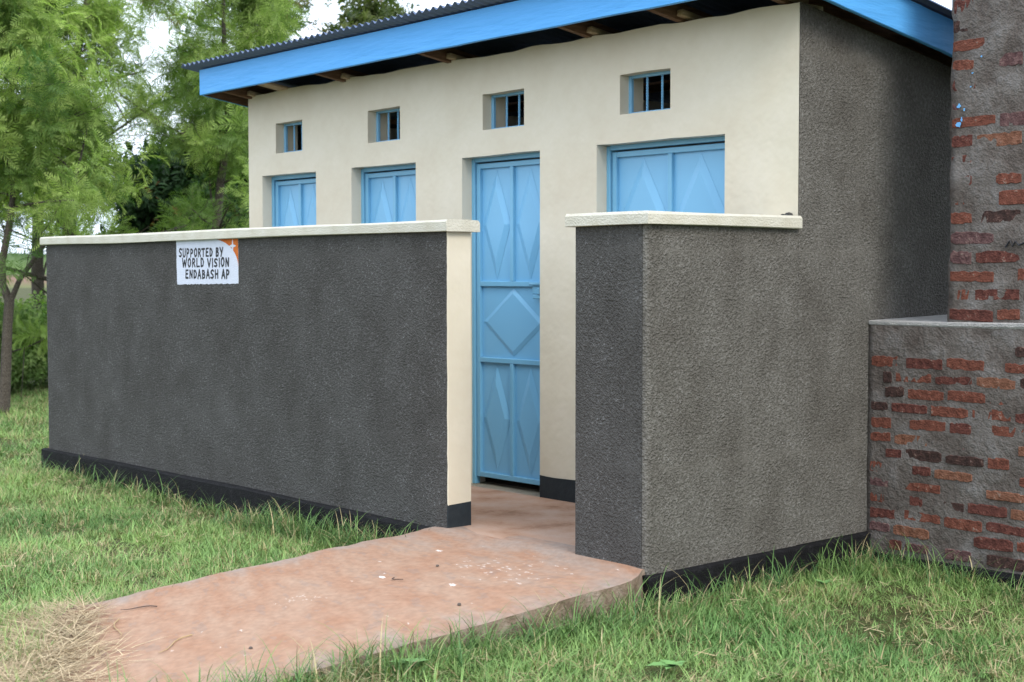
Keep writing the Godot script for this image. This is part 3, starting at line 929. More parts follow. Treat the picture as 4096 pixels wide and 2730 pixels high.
func build_screen_walls() -> void:
	var wl := -1.21
	var wr := 3.903
	var rl := 4.901
	var zc := SCREEN_Z - WALL_T * 0.5
	# left wall
	var root := thing("screen_wall", "long rough dark grey screen wall with cream coping and painted notice", "wall")
	var st := mk()
	box(st, Vector3(wl, -0.06, SCREEN_Z - WALL_T + 0.006), Vector3(wr - 0.004, CAP_LOW + 0.02, SCREEN_Z), 0.006)
	obj("wall", st, mats.rough, root)
	st = mk()
	box(st, Vector3(wl + 0.002, 0.001, SCREEN_Z - WALL_T), Vector3(wr - 0.006, CAP_LOW + 0.01, SCREEN_Z - WALL_T + 0.0055), 0.001)
	obj("inner_plaster", st, mats.cream, root)
	var pts := []
	var lats := []
	run(Vector3(wl - 0.034, 0, zc), Vector3(wr + 0.034, 0, zc), Vector3(0, 0, 1), pts, lats)
	st = mk()
	sweep(st, pts, lats, cap_profile(), 0.007)
	obj("coping", st, mats.cap, root)
	# cream end face of the wall, black at its foot
	for e in [[0.134, CAP_LOW + 0.012, mats.cream, "wall_end"], [0.0, 0.134, mats.plinth_paint, "painted_base"]]:
		st = mk()
		var n := 22
		var prev := []
		for i in n + 1:
			var y := lerpf(e[0], e[1], float(i) / n)
			var zf := SCREEN_Z + 0.001 + 0.005 * waver.get_noise_1d(y * 90.0)
			var zb := SCREEN_Z - WALL_T - 0.001
			var dip := (0.008 if i == 0 and e[0] > 0.1 else (0.008 if i == n and e[0] < 0.1 else 0.0))
			var cur := [Vector3(wr - 0.006, y, zf), Vector3(wr - 0.001, y - dip, zf - 0.001), Vector3(wr, y - dip, zf - 0.005), Vector3(wr, y, zb + 0.005), Vector3(wr - 0.006, y, zb)]
			if i > 0:
				for k in 4:
					quad(st, prev[k], prev[k + 1], cur[k + 1], cur[k], Vector3(1.0 if k > 0 else 0.3, 0, 1.0 if k < 2 else (-1.0 if k == 3 else 0.0)))
			prev = cur
		obj(e[3], st, e[2], root)
	# black plinth in front
	pts = []
	lats = []
	run(Vector3(wl - 0.04, 0, SCREEN_Z + 0.04), Vector3(wr - 0.09, 0, SCREEN_Z + 0.04), Vector3(0, 0, 1), pts, lats, 0.04)
	st = mk()
	sweep(st, pts, lats, [Vector2(-0.25, -0.4), Vector2(-0.25, -0.004), Vector2(-0.02, -0.002), Vector2(-0.006, -0.008), Vector2(0, -0.02), Vector2(0.004, -0.4)], 0.014)
	obj("plinth", st, mats.tar, root)
	# painted notice
	rng.seed = 12
	var x0 := 0.916
	var x1 := 1.736
	var y0 := 1.334
	var y1 := 1.6395
	var rough_edge := func(a: Vector2, b: Vector2, n: int, amp: float, list: Array) -> void:
		for i in n:
			list.append(a.lerp(b, float(i) / n) + Vector2(rng.randf_range(-amp, amp), rng.randf_range(-amp, amp)))
	var outl := []
	rough_edge.call(Vector2(x0 + 0.008, y0 - 0.003), Vector2(x1 - 0.002, y0 + 0.006), 46, 0.0032, outl)
	rough_edge.call(Vector2(x1 - 0.002, y0 + 0.006), Vector2(x1, y1), 10, 0.0012, outl)
	rough_edge.call(Vector2(x1, y1), Vector2(x0, y1), 14, 0.001, outl)
	rough_edge.call(Vector2(x0, y1), Vector2(x0 + 0.008, y0 - 0.003), 16, 0.0022, outl)
	var zf := SCREEN_Z + 0.0015
	var sign_ := obj("painted_sign", patch(outl, zf - 0.001, 0.0022), mats.sign_white, root)
	sign_.set_meta("label", "white painted notice with black brush lettering and orange corner")
	var arc := [Vector2(x1, y1), Vector2(1.385, y1)]
	for i in 13:
		var t := (i + 1) / 13.0 * PI * 0.5
		arc.append(Vector2(1.385 + (x1 - 1.385) * sin(t), 1.452 + (y1 - 1.452) * cos(t)))
	obj("orange_corner", patch(arc, zf + 0.0012, 0.0009), mats.sign_orange, sign_)
	var star := []
	for k in 16:
		var r: float = [1.0, 0.42, 0.24, 0.42][k % 4]
		var an := PI * 0.5 + TAU * k / 16.0
		var sx := 0.044
		var sy := 0.054
		star.append(Vector2(1.669 + cos(an) * r * sx, 1.588 + sin(an) * r * sy))
	obj("star", patch(star, zf + 0.0022, 0.0008), mats.sign_white, sign_)
	obj("lettering", brush("SUPPORTED BY", Vector3(0.952, 1.522, zf + 0.0014), 0.6, 0.054, 0.013), mats.sign_ink, sign_)
	obj("lettering", brush("WORLD VISION", Vector3(0.995, 1.4525, zf + 0.0014), 0.635, 0.0545, 0.0138), mats.sign_ink, sign_)
	obj("lettering", brush("ENDABASH AP", Vector3(1.036, 1.3745, zf + 0.0014), 0.6, 0.0555, 0.0138), mats.sign_ink, sign_)
	# right wall: a short return and the side in line with the gable
	root = thing("screen_wall", "short rough grey screen wall right of the doorway, turning the corner to the gable", "wall")
	st = mk()
	box(st, Vector3(rl, -0.06, SCREEN_Z - WALL_T), Vector3(LEN - 0.03, CAP_LOW + 0.02, SCREEN_Z), 0.006)
	obj("front_panel", st, mats.rough, root)
	st = mk()
	# rounded outer corner, then the long side
	var corner := []
	for i in 7:
		var t := i / 6.0 * PI * 0.5
		corner.append(Vector2(LEN - 0.03 + 0.03 * sin(t), SCREEN_Z - 0.03 + 0.03 * cos(t)))
	corner.append(Vector2(LEN, 0.0))
	for i in corner.size() - 1:
		var a: Vector2 = corner[i]
		var b: Vector2 = corner[i + 1]
		quad(st, Vector3(a.x, -0.06, a.y), Vector3(b.x, -0.06, b.y), Vector3(b.x, CAP_LOW + 0.02, b.y), Vector3(a.x, CAP_LOW + 0.02, a.y), Vector3(b.y - a.y, 0, a.x - b.x) * -1.0)
	quad(st, Vector3(LEN - WALL_T, 0, SCREEN_Z - WALL_T), Vector3(LEN - WALL_T, CAP_LOW + 0.02, SCREEN_Z - WALL_T), Vector3(LEN - WALL_T, CAP_LOW + 0.02, 0.005), Vector3(LEN - WALL_T, 0, 0.005), Vector3(-1, 0, 0))
	obj("side_panel", st, mats.rough_lit_side, root)
	pts = []
	lats = []
	var xc := LEN - WALL_T * 0.5
	run(Vector3(rl - 0.034, 0, zc), Vector3(xc - 0.03, 0, zc), Vector3(0, 0, 1), pts, lats)
	pts.append(Vector3(xc, 0, zc)); lats.append(Vector3(1, 0, 1))
	run(Vector3(xc, 0, zc - 0.03), Vector3(xc, 0, 0.012), Vector3(1, 0, 0), pts, lats)
	st = mk()
	sweep(st, pts, lats, cap_profile(), 0.008, 20.0)
	obj("coping", st, mats.cap, root)
	plinth_x(root, LEN + 0.034, SCREEN_Z + 0.02, -0.05, -0.031)
	# crumbs of mortar left on the end of the coping
	rng.seed = 8
	for k in 3:
		st = mk()
		lump(st, Vector3(LEN - 0.03 - k * k * 0.035, CAP_TOP + 0.006, 0.03 + rng.randf() * 0.03), [0.024, 0.014, 0.009][k])
		obj("mortar_crumb", st, mats.rough, root)

func lump(st: SurfaceTool, c: Vector3, r: float) -> void:
	var prev := []
	for i in 5:
		var la := -PI * 0.5 + PI * i / 4.0
		var ring := []
		for k in 7:
			var an := TAU * k / 7.0
			var d := Vector3(cos(la) * cos(an), sin(la) * 0.75, cos(la) * sin(an))
			ring.append(c + d * r * (1.0 + 0.35 * waver.get_noise_3dv(d * 60.0 + c * 90.0)))
		if i > 0:
			for k in 7:
				var k2 := (k + 1) % 7
				quad(st, prev[k], prev[k2], ring[k2], ring[k], (prev[k] + ring[k2]) * 0.5 - c)
		prev = ring

# ---------------------------------------------------------------- brick building
func brick_shape(w: float, h: float, lift: float) -> SurfaceTool:
	# an uneven face with torn edges where mortar was smeared over it
	var st := mk()
	var n := 10
	var top := []
	var bot := []
	var slant := rng.randf_range(-0.1, 0.1) * h
	for k in n + 1:
		var t := float(k) / n
		var close := pow(absf(t * 2.0 - 1.0), 16.0)
		var e := 1.0 - close * rng.randf_range(0.0, 0.35)
		var a := h * 0.5 * e * (1.0 if rng.randf() < 0.6 else rng.randf_range(0.7, 0.98))
		var b := -h * 0.5 * e * (1.0 if rng.randf() < 0.75 else rng.randf_range(0.72, 0.98))
		var x := (t - 0.5) * w + (rng.randf_range(-0.3, 0.3) * w / n if k > 0 and k < n else 0.0)
		top.append(Vector3(x, a + slant * (t - 0.5), lift + rng.randf_range(-0.001, 0.001)))
		bot.append(Vector3(x, b + slant * (t - 0.5), lift + rng.randf_range(-0.001, 0.001)))
	var drop := Vector3(0, 0, -lift - 0.006)
	for k in n:
		quad(st, bot[k], bot[k + 1], top[k + 1], top[k], Vector3(0, 0, 1))
		quad(st, top[k], top[k + 1], top[k + 1] + drop + Vector3(0, 0.004, 0), top[k] + drop + Vector3(0, 0.004, 0), Vector3(0, 1, 0.2))
		quad(st, bot[k], bot[k + 1], bot[k + 1] + drop + Vector3(0, -0.004, 0), bot[k] + drop + Vector3(0, -0.004, 0), Vector3(0, -1, 0.2))
	for e in [0, n]:
		var o := Vector3(-0.004 if e == 0 else 0.004, 0, 0) + drop
		quad(st, bot[e], top[e], top[e] + o, bot[e] + o, Vector3(o.x * 100.0, 0, 0.2))
	return st

func lay_bricks(wall: Node3D, x0: float, x1: float, y0: float, y1: float, z: float, course: float, long: float, show: float, edge_left: bool, sparse_top: float) -> void:
	var y := y0
	var row := 0
	while y < y1:
		var x := x0 + (0.0 if row % 2 == 0 else -long * 0.5) + (rng.randf_range(-0.03, 0.03) if not edge_left else 0.0)
		while x < x1:
			var a := maxf(x + 0.004, x0 + 0.004)
			var b := minf(x + long - 0.004, x1)
			# some bricks lie wholly or partly behind smeared mortar
			var hidden := rng.randf()
			var cover := rng.randf_range(0.3, 0.65) * (b - a)
			var at_edge := edge_left and a < x0 + 0.02
			if hidden < 0.2: b -= cover
			elif hidden < 0.36 and not at_edge: a += cover
			var keep := rng.randf() < show * (1.0 if y < sparse_top else 0.5) or at_edge
			if b - a > 0.05 and keep:
				var h := course * rng.randf_range(0.5, 0.7)
				var roll := rng.randf()
				var k := 0 if roll < 0.3 else (1 if roll < 0.58 else (2 if roll < 0.75 else (3 if roll < 0.85 else 4)))
				var o := obj("brick", brick_shape(b - a, h, rng.randf_range(-0.002, 0.0035)), mats["brick_%d" % k], wall)
				o.position = Vector3((a + b) * 0.5, y + rng.randf_range(-0.005, 0.005), z)
				o.rotation.z = rng.randf_range(-0.03, 0.03)
			x += long + 0.02
		y += course
		row += 1

func rough_front(st: SurfaceTool, x0: float, x1: float, y0: float, y1: float, z: float, amp: float, left_jag: float) -> void:
	# smeared mortar: a real uneven skin
	var nx := int((x1 - x0) / 0.035)
	var ny := int((y1 - y0) / 0.035)
	var at := func(i: int, k: int) -> Vector3:
		var x := lerpf(x0, x1, float(i) / nx)
		var y := lerpf(y0, y1, float(k) / ny)
		var d := waver.get_noise_2d(x * 22.0, y * 40.0) * amp + waver.get_noise_2d(x * 70.0 + 99.0, y * 80.0) * amp * 0.4
		if k == ny: d = 0.0
		var jag := 0.0
		if i == 0: jag = left_jag * waver.get_noise_2d(7.0, y * 45.0) + left_jag * 0.6 * waver.get_noise_2d(70.0, y * 130.0)
		return Vector3(x + jag, y, z + d)
	for i in nx:
		for k in ny:
			quad(st, at.call(i, k), at.call(i + 1, k), at.call(i + 1, k + 1), at.call(i, k + 1), Vector3(0, 0, 1))
	for k in ny:
		var a: Vector3 = at.call(0, k)
		var b: Vector3 = at.call(0, k + 1)
		quad(st, a, b, Vector3(b.x, b.y, z - 1.2), Vector3(a.x, a.y, z - 1.2), Vector3(-1, 0, 0))

func build_brick_building() -> void:
	var root := thing("brick_building", "red brick building with smeared grey mortar beside the grey gable", "building")
	rng.seed = 77
	var x1 := 9.2
	var st := mk()
	st.set_smooth_group(0)
	rough_front(st, LEN + 0.003, x1, -0.2, 1.138, BRICK_Z - 0.004, 0.007, 0.0)
	var low := obj("low_wall", st, mats.mortar, root, true)
	low.set_meta("label", "lower brick wall with smeared mortar and flat ledge")
	lay_bricks(low, LEN + 0.02, x1 - 1.2, -0.08, 1.05, BRICK_Z - 0.002, 0.0835, 0.225, 0.92, false, 0.93)
	st = mk()
	st.set_smooth_group(0)
	rough_front(st, 5.884, x1, 1.14, 4.0, BRICK_Z - 0.018, 0.008, 0.014)
	var tall := obj("tall_wall", st, mats.mortar, root, true)
	tall.set_meta("label", "tall brick wall with a ragged left edge rising above the ledge")
	lay_bricks(tall, 5.886, x1 - 1.2, 1.19, 3.9, BRICK_Z - 0.017, 0.1, 0.255, 0.82, true, 9.0)
	# ledge on the low wall
	st = mk()
	var pts := []
	var lats := []
	run(Vector3(LEN + 0.004, 0, BRICK_Z - 0.4), Vector3(x1, 0, BRICK_Z - 0.4), Vector3(0, 0, 1), pts, lats, 0.06)
	sweep(st, pts, lats, [Vector2(-0.8, 1.10), Vector2(-0.8, 1.166), Vector2(0.0, 1.156), Vector2(0.39, 1.148), Vector2(0.398, 1.143), Vector2(0.398, 1.125), Vector2(0.38, 1.10)], 0.012, 7.0)
	obj("ledge", st, mats.ledge, root)
	# plinth
	st = mk()
	pts = []
	lats = []
	run(Vector3(LEN + 0.03, 0, BRICK_Z + 0.03), Vector3(x1, 0, BRICK_Z + 0.03), Vector3(0, 0, 1), pts, lats, 0.05)
	sweep(st, pts, lats, [Vector2(-0.1, -0.5), Vector2(-0.1, -0.128), Vector2(-0.02, -0.13), Vector2(-0.004, -0.136), Vector2(0, -0.15), Vector2(0, -0.5)], 0.012, 30.0)
	obj("plinth", st, mats.tar, root)
	# a short illegible scrawl in dark paint
	var sc := mk()
	var pen := [Vector3(6.21, 1.535, BRICK_Z - 0.008), Vector3(6.235, 1.57, BRICK_Z - 0.008), Vector3(6.25, 1.54, BRICK_Z - 0.008), Vector3(6.265, 1.566, BRICK_Z - 0.008), Vector3(6.285, 1.545, BRICK_Z - 0.008), Vector3(6.32, 1.56, BRICK_Z - 0.008)]
	tube(sc, pen, [0.004, 0.005, 0.004, 0.005, 0.004, 0.003], 5)
	obj("scrawl", sc, mats.sign_ink, root)
	# flicks of blue paint from the doors
	for q in [[5.935, 2.275, 0.035, 0.03], [5.93, 2.18, 0.04, 0.034], [5.95, 2.205, 0.015, 0.028], [6.01, 2.44, 0.012, 0.01], [6.06, 2.52, 0.01, 0.01], [6.0, 2.37, 0.01, 0.008], [5.965, 2.255, 0.012, 0.02]]:
		var outl := []
		for k in 12:
			var a := TAU * k / 12.0
			var j := rng.randf_range(0.45, 1.1)
			outl.append(Vector2(q[0] + cos(a) * q[2] * 0.5 * j, q[1] + sin(a) * q[3] * 0.5 * j))
		obj("paint_splash", patch(outl, BRICK_Z - 0.009, 0.0025), mats.splash, root)

# ---------------------------------------------------------------- plants
func blade(st: SurfaceTool, base: Vector3, yaw: float, lean: float, curl: float, len_: float, w: float, seg: int) -> void:
	st.set_color(Color.WHITE * rng.randf_range(0.7, 1.35))
	var d := Vector3(cos(yaw), 0, sin(yaw))
	var s := Vector3(-d.z, 0, d.x)
	var p := base
	var el := PI * 0.5 - lean
	var prev_l := p - s * w * 0.5
	var prev_r := p + s * w * 0.5
	for i in seg:
		var dir := d * cos(el) + Vector3.UP * sin(el)
		p += dir * len_ / seg
		el -= curl / seg
		var ww := w * (1.0 - pow(float(i + 1) / seg, 1.6))
		if i == seg - 1:
			tri(st, prev_l, prev_r, p, Vector3.UP + d * 0.5)
		else:
			var l := p - s * ww * 0.5
			var r := p + s * ww * 0.5
			quad(st, prev_l, prev_r, r, l, Vector3.UP + d * 0.3)
			prev_l = l
			prev_r = r

func tuft(n: int, spread: float, len_: Vector2, w: float, lean: Vector2, curl: Vector2, seg: int) -> ArrayMesh:
	var st := mk()
	for k in n:
		var a := rng.randf() * TAU
		var r := sqrt(rng.randf()) * spread
		blade(st, Vector3(cos(a) * r, -0.005, sin(a) * r), rng.randf() * TAU, rng.randf_range(lean.x, lean.y), rng.randf_range(curl.x, curl.y), rng.randf_range(len_.x, len_.y), w * rng.randf_range(0.7, 1.3), seg)
	st.generate_normals()
	return st.commit()

func frond(st: SurfaceTool, at: Transform3D, len_: float) -> void:
	# a fern-like compound leaf: drooping rachis with paired narrow leaflets
	var n := 12
	var p := Vector3.ZERO
	var el := 0.25 + rng.randf_range(-0.1, 0.1)
	var turn := rng.randf_range(-0.04, 0.04)
	var az := 0.0
	for i in n:
		var d := Vector3(sin(az) * cos(el), sin(el), cos(az) * cos(el))
		var q := p + d * len_ / n
		var s := sin(PI * (0.15 + 0.82 * (i + 0.5) / n))
		var w := len_ * 0.036
		for side in [-1.0, 1.0]:
			var ll := len_ * 0.33 * s * rng.randf_range(0.75, 1.15)
			var t := Vector3(side * 0.78, rng.randf_range(-0.35, 0.1), rng.randf_range(0.4, 0.8)).normalized()
			var b := (p + q) * 0.5
			var m := b + t * ll * 0.5
			var tip := b + t * ll + Vector3(0, -0.16 * ll, 0)
			quad(st, at * b, at * (m + d * w * 0.5), at * tip, at * (m - d * w * 0.5), at.basis * Vector3.UP)
		quad(st, at * (p + Vector3(-0.002, 0, 0)), at * (p + Vector3(0.002, 0, 0)), at * (q + Vector3(0.0015, 0, 0)), at * (q + Vector3(-0.0015, 0, 0)), at.basis * Vector3.UP)
		p = q
		el -= 0.13
		az += turn

func fern_shoot(count: int, len_: float) -> ArrayMesh:
	var st := mk()
	for k in count:
		var yaw := k * 2.4 + rng.randf_range(-0.3, 0.3)
		var pitch := lerpf(1.25, -0.3, float(k) / count) + rng.randf_range(-0.15, 0.15)
		var b := Basis(Vector3.UP, yaw) * Basis(Vector3.RIGHT, -pitch)
		frond(st, Transform3D(b, Vector3(0, 0.14 - 0.03 * k, 0)), len_ * rng.randf_range(0.75, 1.15))
	st.generate_normals()
	return st.commit()

func leaf_shoot(count: int, len_: float, wide: float, span: float) -> ArrayMesh:
	# simple folded leaves round a twig
	var st := mk()
	for k in count:
		var yaw := k * 2.4 + rng.randf_range(-0.4, 0.4)
		var pitch := rng.randf_range(-0.5, 0.8)
		var b := Basis(Vector3.UP, yaw) * Basis(Vector3.RIGHT, -pitch)
		var l := len_ * rng.randf_range(0.7, 1.2)
		var w := l * wide
		var t := Transform3D(b, Vector3(0, span * (float(k) / count - 0.5), 0))
		var p0 := Vector3(0, 0, 0.02)
		var mid := Vector3(0, -0.01 * l, l * 0.5)
		var tip := Vector3(0, -0.2 * l, l)
		for s in [-1.0, 1.0]:
			var e1 := Vector3(s * w * 0.5, w * 0.12, l * 0.35)
			var e2 := Vector3(s * w * 0.42, w * 0.05, l * 0.68)
			tri(st, t * p0, t * e1, t * mid, b.y)
			quad(st, t * mid, t * e1, t * e2, t * tip, b.y)
	st.generate_normals()
	return st.commit()

func grow(st: SurfaceTool, p: Vector3, dir: Vector3, len_: float, r: float, depth: int, up: float, tips: Array) -> void:
	var seg := 4
	var pts := [p]
	var radii := [r]
	var d := dir
	for i in seg:
		d = (d + Vector3(rng.randfn(0, 0.13), rng.randfn(0, 0.08) + up, rng.randfn(0, 0.13))).normalized()
		p += d * len_ / seg
		pts.append(p)
		radii.append(lerpf(r, r * 0.45, float(i + 1) / seg))
	tube(st, pts, radii, 6 if r > 0.03 else 4)
	if depth <= 1:
		for i in range(1, seg + 1):
			tips.append([pts[i], d])
	if depth == 0:
		return
	var kids := 4 if depth > 1 else 3
	for k in kids:
		var t := rng.randf_range(0.35, 1.0)
		var at: Vector3 = pts[0].lerp(pts[seg], t)
		var idx := int(t * seg)
		at = pts[mini(idx, seg)]
		var side := Vector3(rng.randfn(), rng.randfn() * 0.5, rng.randfn()).normalized()
		var nd := (d * 0.55 + side * 0.85).normalized()
		grow(st, at, nd, len_ * rng.randf_range(0.5, 0.75), r * 0.5, depth - 1, up, tips)

# trunk with limbs from low down; the shoots sit at the twig ends
func tree(called: String, label: String, at: Vector3, height: float, first: float, spread: float, trunk_r: float, shoots: Array, per_tip: int, tint: Color, tint2: Color, limbs: int, lean := Vector3.ZERO, size := 1.0, jitter := 0.16, keep := 1.0) -> Node3D:
	var root := thing(called, label, "tree", at, 0.0, "trees behind the toilet block")
	var st := mk()
	st.set_smooth_group(0)
	var tips := []
	var pts := []
	var radii := []
	var p := Vector3(0, -0.1, 0)
	var n := 10
	for i in n + 1:
		pts.append(p)
		radii.append(trunk_r * lerpf(1.15, 0.18, float(i) / n))
		p += (Vector3(rng.randfn(0, 0.17), 1.0, rng.randfn(0, 0.17)) + lean * (1.0 - 0.6 * i / n)).normalized() * (height * 0.92 / n)
	tube(st, pts, radii, 8)
	for k in limbs:
		var t := first / height + (1.0 - first / height) * pow((k + 0.3) / limbs, 0.9)
		var f := t * n
		var i := mini(int(f), n - 1)
		var b: Vector3 = pts[i].lerp(pts[i + 1], f - i)
		var an := k * 2.4 + rng.randf_range(-0.5, 0.5)
		var out := Vector3(cos(an), rng.randf_range(0.15, 0.6), sin(an)).normalized()
		var l := spread * (1.05 - 0.65 * t) * rng.randf_range(0.75, 1.15)
		grow(st, b, out, l * 0.62, trunk_r * 0.42 * (1.1 - t), 2, 0.05, tips)
	tips.append([p, Vector3.UP])
	obj("trunk", st, mats.bark, root, true)
	var by := []
	var cols := []
	for s in shoots:
		by.append([])
		cols.append([])
	for tip in tips:
		var clump := rng.randf()
		if rng.randf() > keep: continue
		for k in per_tip:
			var which := rng.randi() % shoots.size()
			var d: Vector3 = (tip[1] + Vector3(rng.randfn(0, 0.45), rng.randf_range(-0.1, 0.6), rng.randfn(0, 0.45))).normalized()
			var x := d.cross(Vector3(0.3, 0.1, 0.9)).normalized()
			var z := x.cross(d).normalized()
			var sc := size * rng.randf_range(0.75, 1.25)
			var b := Basis(x, d, z) * Basis(Vector3.UP, rng.randf() * TAU)
			var at2: Vector3 = tip[0] + Vector3(rng.randfn(0, jitter), rng.randfn(0, jitter), rng.randfn(0, jitter))
			by[which].append(Transform3D(b.scaled(Vector3.ONE * sc), at2))
			var c := tint.lerp(tint2, clampf(clump * 0.6 + rng.randf() * 0.4, 0, 1))
			var v := rng.randf_range(0.75, 1.25)
			if rng.randf() < 0.025: c = Color(0.25, 0.15, 0.07)
			cols[which].append(Color(c.r * v, c.g * v, c.b * v))
	var crown := Node3D.new()
	crown.name = "crown"
	root.add_child(crown, true)
	for s in shoots.size():
		if by[s].size():
			many("foliage", shoots[s], mats.leaf, by[s], cols[s], crown)
	return root

func shrub(called: String, label: String, at: Vector3, r: Vector3, shoots: Array, count: int, tint: Color, tint2: Color) -> void:
	var root := thing(called, label, "shrub", at, 0.0, "shrubs at the edge of the lawn")
	var st := mk()
	st.set_smooth_group(0)
	var where := []
	var cols := []
	for k in 9:
		var an := rng.randf() * TAU
		var top := Vector3(cos(an) * r.x * 0.6, r.y * rng.randf_range(1.0, 1.7), sin(an) * r.z * 0.6)
		tube(st, [Vector3(cos(an) * 0.1, -0.05, sin(an) * 0.1), top * 0.5, top], [0.03, 0.02, 0.008], 5)
	obj("stem", st, mats.bark, root, true)
	for k in count:
		var d := Vector3(rng.randfn(), rng.randfn(), rng.randfn()).normalized()
		var rad := pow(rng.randf(), 0.33) * (1.0 + 0.28 * waver.get_noise_3dv(d * 70.0 + at * 9.0))
		var p := Vector3(d.x * r.x, r.y + d.y * r.y, d.z * r.z) * 1.0
		p = Vector3(p.x * rad, r.y + d.y * r.y * rad, p.z * rad)
		var up := (d + Vector3(0, 0.8, 0) + Vector3(rng.randfn(), rng.randfn(), rng.randfn()) * 0.35).normalized()
		var x := up.cross(Vector3(0.3, 0.1, 0.9)).normalized()
		where.append(Transform3D((Basis(x, up, x.cross(up).normalized()) * Basis(Vector3.UP, rng.randf() * TAU)).scaled(Vector3.ONE * rng.randf_range(0.7, 1.3)), p))
		var c := tint.lerp(tint2, rng.randf())
		cols.append(c * rng.randf_range(0.75, 1.25))
	many("foliage", shoots[0], mats.leaf, where, cols, root)

func build_plants() -> void:
	rng.seed = 2024
	var ferns := [fern_shoot(9, 0.36), fern_shoot(8, 0.42), fern_shoot(10, 0.32)]
	var broad := [leaf_shoot(16, 0.16, 0.34, 0.3), leaf_shoot(14, 0.2, 0.3, 0.34)]
	var small := [leaf_shoot(22, 0.075, 0.5, 0.28)]
	var g1 := Color(0.07, 0.155, 0.04)
	var g2 := Color(0.46, 0.58, 0.18)
	var d1 := Color(0.03, 0.075, 0.026)
	var d2 := Color(0.09, 0.16, 0.04)
	var o1 := Color(0.05, 0.09, 0.035)
	var o2 := Color(0.15, 0.17, 0.06)
	# slim forked tree at the left end of the lawn
	rng.seed = 31
	var fork := thing("young_tree", "slim young tree with a forked trunk at the left end of the lawn", "tree", Vector3(-6.1, -0.2, -0.52), 0.0, "trees behind the toilet block")
	var st := mk()
	st.set_smooth_group(0)
	var side := Vector3(0.667, 0, -0.745)   # across the view from the lawn
	var at := func(h: float, s: float) -> Vector3: return Vector3(0, h, 0) + side * s
	tube(st, [at.call(-0.1, -0.02), at.call(0.45, 0.02), at.call(1.0, 0.05), at.call(1.33, 0.08)], [0.075, 0.062, 0.055, 0.055], 8)
	tube(st, [at.call(1.28, 0.08), at.call(1.5, 0.0), at.call(1.75, 0.0), at.call(2.1, 0.08), at.call(2.5, 0.14), at.call(3.2, 0.1), at.call(4.2, 0.2), at.call(5.4, 0.3)], [0.05, 0.046, 0.042, 0.04, 0.036, 0.03, 0.022, 0.01], 7)
	tube(st, [at.call(1.28, 0.08), at.call(1.55, 0.2), at.call(1.85, 0.42), at.call(2.15, 0.62), at.call(2.7, 0.85), at.call(3.3, 1.0)], [0.035, 0.03, 0.026, 0.022, 0.018, 0.008], 7)
	var tips := []
	for k in 22:
		var h := 2.35 + k * 0.14
		var an := k * 2.4
		grow(st, at.call(h, 0.12), Vector3(cos(an), rng.randf_range(0.0, 0.5), sin(an)).normalized(), rng.randf_range(0.8, 1.3) * (1.2 - 0.09 * k * 0.5), 0.016, 1, 0.02, tips)
	for k in 5:
		grow(st, at.call(2.3 + k * 0.22, 0.7 + k * 0.07), Vector3(rng.randfn(), 0.4, rng.randfn()).normalized(), 0.7, 0.012, 1, 0.03, tips)
	obj("trunk", st, mats.bark, fork, true)
	var where := []
	var cols := []
	for tip in tips:
		var d: Vector3 = (tip[1] + Vector3(rng.randfn(0, 0.4), 0.3, rng.randfn(0, 0.4))).normalized()
		var x := d.cross(Vector3(0.3, 0.1, 0.9)).normalized()
		where.append(Transform3D(Basis(x, d, x.cross(d).normalized()) * Basis(Vector3.UP, rng.randf() * TAU), tip[0] + Vector3(rng.randfn(), rng.randfn(), rng.randfn()) * 0.08))
		cols.append(g1.lerp(g2, rng.randf()) * rng.randf_range(0.8, 1.2))
	many("crown", ferns[0], mats.leaf, where, cols, fork)
	# feathery trees, left to right
	rng.seed = 41
	tree("feathery_tree", "feathery green tree filling the left edge, nearest the lawn", Vector3(-9.2, -0.2, 0.6), 8.0, 2.0, 3.0, 0.081, ferns, 3, g1, g2, 15, Vector3.ZERO, 0.92, 0.07, 0.165)
	rng.seed = 42
	tree("feathery_tree", "large feathery tree in the middle of the left row, branching low", Vector3(-8.1, -0.2, -2.7), 8.5, 0.9, 3.4, 0.093, ferns, 3, g1, g2, 16, Vector3.ZERO, 0.92, 0.07, 0.165)
	rng.seed = 43
	tree("feathery_tree", "tall feathery tree between the forked trunk and the middle tree", Vector3(-12.0, -0.2, -3.6), 9.5, 2.4, 3.4, 0.099, ferns, 3, g1, g2, 16, Vector3.ZERO, 0.92, 0.07, 0.165)
	rng.seed = 44
	tree("feathery_tree", "feathery tree with pale new shoots just left of the blue fascia end", Vector3(-6.3, -0.2, -3.3), 6.4, 0.8, 2.6, 0.074, ferns, 3, g1, g2, 14, Vector3.ZERO, 0.92, 0.07, 0.165)
	rng.seed = 45
	tree("feathery_tree", "feathery tree farther back, seen between its taller neighbours", Vector3(-12.5, -0.2, -7.2), 9.0, 1.2, 3.6, 0.16, ferns, 1, d2, g2, 10, Vector3.ZERO, 0.9, 0.1, 0.4)
	rng.seed = 46
	tree("dark_tree", "dark dense leafy tree standing behind the feathery row", Vector3(-12.3, -0.2, -6.6), 3.6, 0.5, 2.4, 0.14, broad, 7, d1 * 0.7, d1, 24, Vector3.ZERO, 1.2, 0.25)
	rng.seed = 47
	tree("sparse_tree", "tall sparse tree with thin bare branches above the fascia end", Vector3(-14.2, -0.2, -9.2), 10.5, 3.4, 3.4, 0.13, broad, 1, o1, o2, 14, Vector3.ZERO, 0.7, 0.1, 0.6)
	rng.seed = 48
	tree("broadleaf_tree", "broadleaf tree with a rounded crown showing above the corrugated roof", Vector3(-14.9, -0.2, -11.6), 7.6, 3.2, 3.0, 0.2, broad, 3, o1, o2, 18, Vector3.ZERO, 1.0, 0.22, 0.7)
	# shrubs at the lawn's edge
	rng.seed = 51
